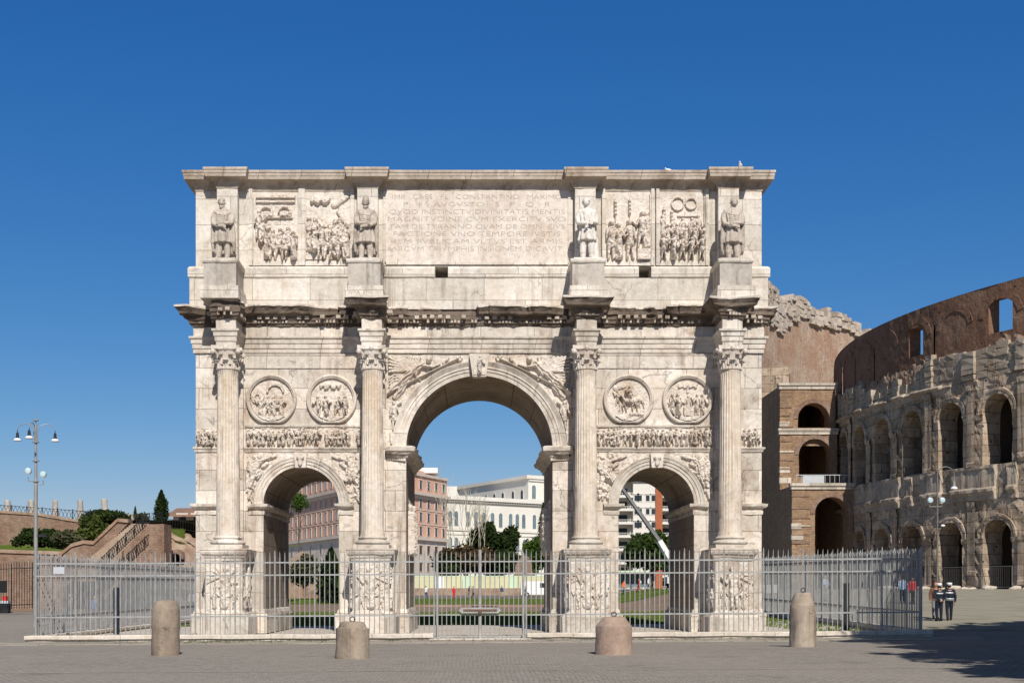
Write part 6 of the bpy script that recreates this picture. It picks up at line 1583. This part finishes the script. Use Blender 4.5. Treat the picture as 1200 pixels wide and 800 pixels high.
windows(pk, frR, sR[4:], [zg + .9, zg + 5.2, zg + 9.4, zc + 1.9], 1.7, 2.5, 'shut', M['pinktrim'], M['glass']); windows(pk, frR, sR[4:], [zg - 4.8, zg - 10.], 1.7, 2.4, 'rect', M['pinktrim'], M['shutter'])

wh = thing('institute_building', (5, CAM_Y + 440, 1), 'cream white building with rows of arched windows behind the trees of the central opening', 'building')
A0 = np.array((PX(518, 425), CAM_Y + 425)); A1 = np.array((PX(660, 458), CAM_Y + 458)); fr = Frame((*A0, 0), (*(A1 - A0), 0)); LL = np.linalg.norm(A1 - A0)
zcor = PZ(590, 440) + 1.2
mb = MB(); mb.fbox(fr, 0, LL, -30, 0, 1, zcor); mb.build('wall', M['cream'], wh)
mb = MB(); mb.fbox(fr, -.5, LL + .5, 0, 1.2, zcor - .6, zcor + .8); mb.fbox(fr, -.3, LL, 0, .7, zcor - 1.3, zcor - .6); mb.fbox(fr, 0, LL, 0, .4, zcor - 11.2, zcor - 10.2); mb.fbox(fr, 0, LL, 0, .25, zcor - 12.6, zcor - 12.1); mb.build('cornice', M['cream'], wh)
mb = MB()
for q in range(70): s = LL * (q + .5) / 70; mb.fbox(fr, s - .12, s + .12, .7, 1.1, zcor - 1.1, zcor - .62)
mb.build('cornice_brackets', M['roofgrey'], wh)
def sat(px):                                                # facade coordinate seen at a pixel column
    k = (px - 561) / F; return float((k * (A0[1] - CAM_Y) - A0[0]) / (fr.u[0] - k * fr.u[1]))
windows(wh, fr, [sat(p) for p in (527.5, 534.5, 548, 557.5, 567, 577, 586.5, 598.2, 606, 613.5, 626, 636)], [zcor - 9.6], 1.55, 5.1, 'arch', M['cream'], M['glassb'])
windows(wh, fr, [sat(p) for p in (527.5, 534.5, 548, 557.5, 567, 577, 586.5, 598.2, 606.5, 614.5, 626, 636)], [zcor - 18.2], 1.55, 4.6, 'arch', M['cream'], M['glassb'])
U0 = np.array((PX(538, 505), CAM_Y + 505)); U1 = np.array((PX(619, 455), CAM_Y + 455)); U2 = np.array((PX(680, 470), CAM_Y + 470)); zu = PZ(559, 455)
mb = MB(); mb.prism([tuple(U0), tuple(U1), tuple(U2), tuple(U2 + (10, 60)), tuple(U0 + (10, 40))], lambda a, b, d: (a, b, d), 20, zu); mb.build('upper_block', M['cream'], wh, recalc=True)
mb = MB(); f1 = Frame((*U0, 0), (*(U1 - U0), 0)); f2 = Frame((*U1, 0), (*(U2 - U1), 0)); l1, l2 = np.linalg.norm(U1 - U0), np.linalg.norm(U2 - U1)
mb.fbox(f1, 0, l1 + .8, 0, .9, zu - .5, zu + .8); mb.fbox(f2, -.5, l2, 0, .9, zu - .503, zu + .803); mb.fbox(f2, 0, l2, 0, .5, zu - 1.3, zu - .5); mb.build('cornice', M['cream'], wh)
mb = MB(); mb.prism([tuple(U0 + (1, 2)), tuple(U1 + (1, 2)), tuple(U2 + (0, 2)), tuple(U2 + (10, 60)), tuple(U0 + (10, 40))], lambda a, b, d: (a, b, d), zu + .4, zu + 1.1); mb.build('roof', M['roofgrey'], wh, recalc=True)
windows(wh, f1, [l1 * q for q in (.3, .42, .54, .66, .8, .92)], [zcor + 1.6], 1.6, 3.6, 'arch', M['cream'], M['glass']); windows(wh, f2, [2.6, 8.4], [zcor + 1.8], 1.8, 5., 'arch', M['cream'], M['glassb'])
ms = MB(); ms.box(PX(520, 505), PX(552, 505), CAM_Y + 505, CAM_Y + 520, 10, PZ(569.5, 505)); ms.build('rear_wing', M['cream'], wh)

ap = thing('apartment_building', (PX(758, 330), CAM_Y + 330, 1), 'white apartment block with balconies and a red brick strip, in the right opening', 'building')
D = 330; y = CAM_Y + D; fr = Frame((0, y, 0), (1, 0, 0), (0, -1, 0)); zt = PZ(563, D)
mb = MB(); mb.box(PX(742, D), PX(768, D), y, y + 20, 1, zt); mb.build('wall', M['whitestucco'], ap)
mb = MB(); mb.box(PX(768, D), PX(776, D), y - .5, y + 20, 1, zt - 2); mb.build('brick_strip', M['redbrick'], ap)
mb = MB(); mb.box(PX(715, D), PX(742, D), y + 2.4, y + 20, 1, zt); mb.box(PX(776, D), PX(806, D), y + 2.4, y + 20, 1, zt - 3); mb.build('recessed_wall', M['balcony'], ap)
for a, b in ((715, 741.5), (776, 798)):
    for k in range(9):
        z = zt - 4.3 - k * 3.55; mb = MB(); mb.box(PX(a, D), PX(b, D), y - .6, y + 2.4, z - .22, z); mb.box(PX(a, D), PX(b, D), y - .6, y - .5, z, z + .45)
        for q in range(14): xx = PX(a, D) + (PX(b, D) - PX(a, D)) * (q + .5) / 14; mb.box(xx - .04, xx + .04, y - .57, y - .53, z + .45, z + 1.)
        mb.box(PX(a, D), PX(b, D), y - .58, y - .52, z + 1., z + 1.08); mb.build('balcony', M['whitestucco'], ap)
        for c_ in (.2, .6): g_ = MB(); x0 = PX(a, D) + (PX(b, D) - PX(a, D)) * c_; g_.box(x0 - 1., x0 + 1.2, y + 2.3, y + 2.42, z + .05, z + 2.4); g_.build('window', M['glass'], ap)
windows(ap, fr, [PX(p, D) for p in (745.5, 750, 759, 765.5)], [zt - 5.4 - k * 3.55 for k in range(8)], .95, 1.5, 'rect', M['whitestucco'], M['glass'])
mb = MB(); mb.box(PX(714, D), PX(770, D), y - 1., y + 20, zt, zt + .5); mb.build('roof', M['whitestucco'], ap)

ho = thing('tiled_house', (PX(212, 185), CAM_Y + 185, 9.5), 'low pinkish house with a brown tiled roof left of the arch', 'house')
D = 178.; y = CAM_Y + D; x0, x1 = PX(203, D), PX(262, D); mb = MB(); mb.box(x0, x1, y, y + 12, 9.5, PZ(604.5, D)); 
mb.prism([(y, PZ(604.5, D)), (y + 12, PZ(604.5, D)), (y + 6, PZ(595, D))], lambda a, b, d: (d, a, b), x0, x0 + .3); mb.build('wall', M['pinktrim'], ho)
mb = MB(); ze, zr = PZ(605.5, D), PZ(593.5, D); mb.add([(x0 - .9, y - .8, ze), (x1, y - .8, ze), (x1, y + 6, zr), (x0 - .9, y + 6, zr), (x0 - .9, y + 12.8, ze), (x1, y + 12.8, ze)], [(0, 1, 2, 3), (3, 2, 5, 4)])
V = mb.v[0]; mb.add(V + (0, 0, .22), [(0, 1, 2, 3), (3, 2, 5, 4)]); mb.add([V[0], V[3], V[4], V[0] + (0, 0, .22), V[3] + (0, 0, .22), V[4] + (0, 0, .22)], [(0, 1, 4, 3), (1, 2, 5, 4)]); mb.add([V[0], V[1], V[0] + (0, 0, .22), V[1] + (0, 0, .22)], [(0, 1, 3, 2)]); mb.build('roof', M['tile'], ho)
fr = Frame((0, y, 0), (1, 0, 0), (0, -1, 0)); windows(ho, fr, [PX(214, D), PX(231, D)], [PZ(611.5, D)], 1.0, .8, 'rect', M['pinktrim'], M['glass'])
mb = MB(); mb.box(x0 + 8, x0 + 9, y + 5.5, y + 6.5, zr, zr + 1.); mb.build('chimney', M['pinktrim'], ho)

# ochre bank wall in the left opening and the low walls beyond the lawns
wallpoly([(330, 702), (330, 690), (352, 684), (372, 688), (402, 690), (402, 702)], 168, 1., M['rubble'], 'garden_wall', 'low grey stone wall beyond the lawn in the left opening', 'wall')
wallpoly([(335, 700), (340, 655), (352, 646), (366, 650), (372, 672), (372, 700)], 172, 2., M['rubble'], 'ruined_wall', 'ochre ruined wall stub among shrubs in the left opening', 'ruin')
wallpoly([(480, 713), (480, 708.3), (660, 708.3), (660, 713)], 117, .8, M['rubble'], 'garden_wall', 'low reddish wall crossing the central opening beyond the first lawn', 'wall')
dg = MB(); D = 116.6
for k in range(7): a = 553 + k * 4.3; dg.box(PX(a, D), PX(a + 3.2, D), CAM_Y + D, CAM_Y + D + .3, PZ(713.4, D), PZ(709.6, D))
single('drain_grille', dg, M['dark'], 'row of small dark grilles in the low wall behind the gate', 'grille')
wallpoly([(602, 699), (604, 662), (612, 650), (620, 652), (624, 668), (628, 699)], 218, 3., M['hillbrick'], 'ruined_wall', 'pinkish brick ruin between the trees in the central opening', 'ruin')

# construction hoarding, van, shelter, crane
D = 205.; y = CAM_Y + D; zg = gz(5, y); hg = thing('site_hoarding', (PX(560, D), y, zg), 'long pale yellow and white site hoarding behind the far lawn in the central opening', 'hoarding')
cols_ = ['yellow', 'yellow', 'yellow', 'white', 'yellow', 'yellow', 'mint', 'yellow', 'yellow', 'yellow', 'yellow', 'mint']
n = 15
for k in range(n):
    a, b = 478 + 160 * k / n, 478 + 160 * (k + 1) / n; mb = MB(); mb.box(PX(a, D) + .02, PX(b, D) - .02, y, y + .08, zg + 1.2, zg + 3.1); mb.build('panel', M[cols_[k % 12]], hg)
mb = MB(); mb.box(PX(478, D), PX(638, D), y - .03, y + .12, zg + 3.1, zg + 3.25); mb.build('rail', M['mint'], hg)
mb = MB(); mb.box(PX(476, D), PX(640, D), y - .3, y + .4, zg - .3, zg + 1.19); mb.build('plinth', M['rubble'], hg)
D = 185.; x, y, _ = P(630, 0, D); zg = gz(x, y)
vn = thing('van', (x, y, zg), 'white van parked at the right end of the pale hoarding', 'van')
mb = MB(); pr = [(-2.5, .35), (-2.5, 2.1), (-2.3, 2.35), (.9, 2.35), (1.75, 1.35), (2.5, 1.1), (2.6, .4)]; mb.prism([(x + a, zg + b) for a, b in pr], lambda a, b, d: (a, d, b), y - .95, y + .95); body = mb.build('body', M['white'], vn, recalc=True)
mb = MB(); mb.prism([(x + a, zg + b) for a, b in ((.3, 1.4), (.3, 2.1), (.85, 2.1), (1.45, 1.4))], lambda a, b, d: (a, d, b), y - .97, y + .97); mb.build('side_window', M['glass'], vn, recalc=True)
mb = MB(); mb.prism([(x + 1.0, zg + 2.28), (x + 1.08, zg + 2.3), (x + 1.82, zg + 1.42), (x + 1.74, zg + 1.4)], lambda a, b, d: (a, d, b), y - .8, y + .8); mb.build('windscreen', M['glass'], vn, recalc=True)
for wx in (-1.6, 1.7):
    for sy in (-.85, .85): mb = MB(); mb.tube([(x + wx, y + sy - .12, zg + .36), (x + wx, y + sy + .12, zg + .36)], .36, 14); wo = mb.build('wheel', M['rubber'], vn); mb = MB(); mb.tube([(x + wx, y + sy - .13, zg + .36), (x + wx, y + sy + .13, zg + .36)], .2, 10); mb.build('rim', M['iron'], wo)
for sy in (-.7, .7): mb = MB(); mb.ell((x + 2.56, y + sy, zg + .85), (.06, .16, .12), 8, 6); mb.build('headlight', M['milk'], vn)
D = 190.; y = CAM_Y + D; x0, x1 = PX(724, D), PX(765, D); zg = gz((x0 + x1) / 2, y)
sh_ = thing('bus_shelter', ((x0 + x1) / 2, y, zg), 'long low shelter with a pale green roof edge in the right opening', 'shelter')
mb = MB(); mb.box(x0, x1, y - 1, y + 1.2, zg + 2.6, zg + 2.85); mb.build('roof', M['mint'], sh_)
for k in range(6): xx = x0 + (x1 - x0) * k / 5; mb = MB(); mb.box(xx - .06, xx + .06, y + 1., y + 1.12, zg, zg + 2.6); mb.build('post', M['dark'], sh_)
mb = MB(); mb.box(x0, x1, y + 1.13, y + 1.18, zg + .3, zg + 2.5); mb.build('back_panel', M['glassb'], sh_)

D = 150.; base = np.array(P(792, 0, D)); base[2] = gz(base[0], base[1]); cr = thing('mobile_crane', tuple(base), 'mobile crane with a long dark telescopic boom rising through the right opening', 'crane')
mb = MB(); mb.box(base[0] - 1.2, base[0] + 6.5, base[1] - 1.25, base[1] + 1.25, base[2] + .7, base[2] + 1.5); mb.box(base[0] + 4.6, base[0] + 6.6, base[1] - 1.2, base[1] + 1.2, base[2] + 1.5, base[2] + 3.0); mb.build('carrier', M['white'], cr)
for wx in (-.4, 1.4, 3.6, 5.6):
    for sy in (-1.1, 1.1): mb = MB(); mb.tube([(base[0] + wx, base[1] + sy - .16, base[2] + .55), (base[0] + wx, base[1] + sy + .16, base[2] + .55)], .55, 14); mb.build('wheel', M['rubber'], cr)
mb = MB(); mb.box(base[0] - .9, base[0] + 1.6, base[1] - 1.1, base[1] + .2, base[2] + 1.5, base[2] + 3.0); mb.build('cab', M['white'], cr)
a = np.array(P(784, 653, D)); b = np.array(P(772.5, 633.5, D)); c = np.array(P(745, 594.5, D)); d = np.array(P(726, 567.5, D)); e = np.array(P(705, 537, D))
MB().tube([base + (.6, 0, 2.2), a], [.5, .45], 6).build('boom_foot', M['white'], cr); MB().tube([a, b], [.44, .40], 6).build('boom_section', M['white'], cr)
MB().tube([b, c], [.30, .27], 6).build('boom_section', M['cran'], cr); MB().tube([c, d, e], [.23, .2, .18], 6).build('boom_section', M['cran'], cr)
mb = MB(); mb.tube([b + (-.5, -.5, .3), d + (-.5, -.3, .3)], .05, 5); mb.build('hydraulic_hose', M['rubber'], cr)

# small things: dark cart at the left edge, pale barrier right of the arch
D = 97.; x, y, _ = P(3, 0, D); zg = gz(x, y)
ca = thing('vendor_cart', (x, y, zg), 'dark vendor cart with a black panel and a small red box at the left edge', 'cart')
MB().box(x - 1., x + .58, y - .4, y + .4, PZ(706.5, D), PZ(703.5, D)).build('tray', M['banner'], ca)
bx_ = MB(); bx_.box(x - 1., x + .5, y - .36, y + .36, PZ(718, D), PZ(706.6, D)); bx_.build('cabinet', M['c_black'], ca)
MB().box(x - 1., x + .26, y + .2, y + .26, PZ(694, D), PZ(680, D)).build('panel', M['c_black'], ca)
MB().box(x + .05, x + .38, y - .2, y + .1, PZ(703.4, D), PZ(698, D)).build('box', M['c_red'], ca)
for sx in (-.8, .4): mb = MB(); mb.tube([(x + sx, y - .42, zg + .2), (x + sx, y - .34, zg + .2)], .22, 14); mb.build('wheel', M['rubber'], ca)
for sx in (-.95, .2): MB().tube([(x + sx, y + .23, PZ(706, D)), (x + sx, y + .23, PZ(693, D))], .02, 5).build('post', M['iron'], ca)
D = 88.; x0, x1 = PX(893, D), PX(911, D); y = CAM_Y + D; zg = gz(x0, y); mb = MB()
ba = thing('barrier', ((x0 + x1) / 2, y, zg), 'low white barrier panel behind the railing just right of the arch', 'barrier')
MB().box(x0, x1, y, y + .08, PZ(694.5, D), PZ(684.5, D)).build('panel', M['white'], ba)
for xx in (x0 + .1, x1 - .1): MB().box(xx - .05, xx + .05, y + .09, y + .18, zg, PZ(684, D)).build('post', M['iron'], ba)

for o in list(COL.objects):                                  # nothing left unplaced
    o.select_set(False)
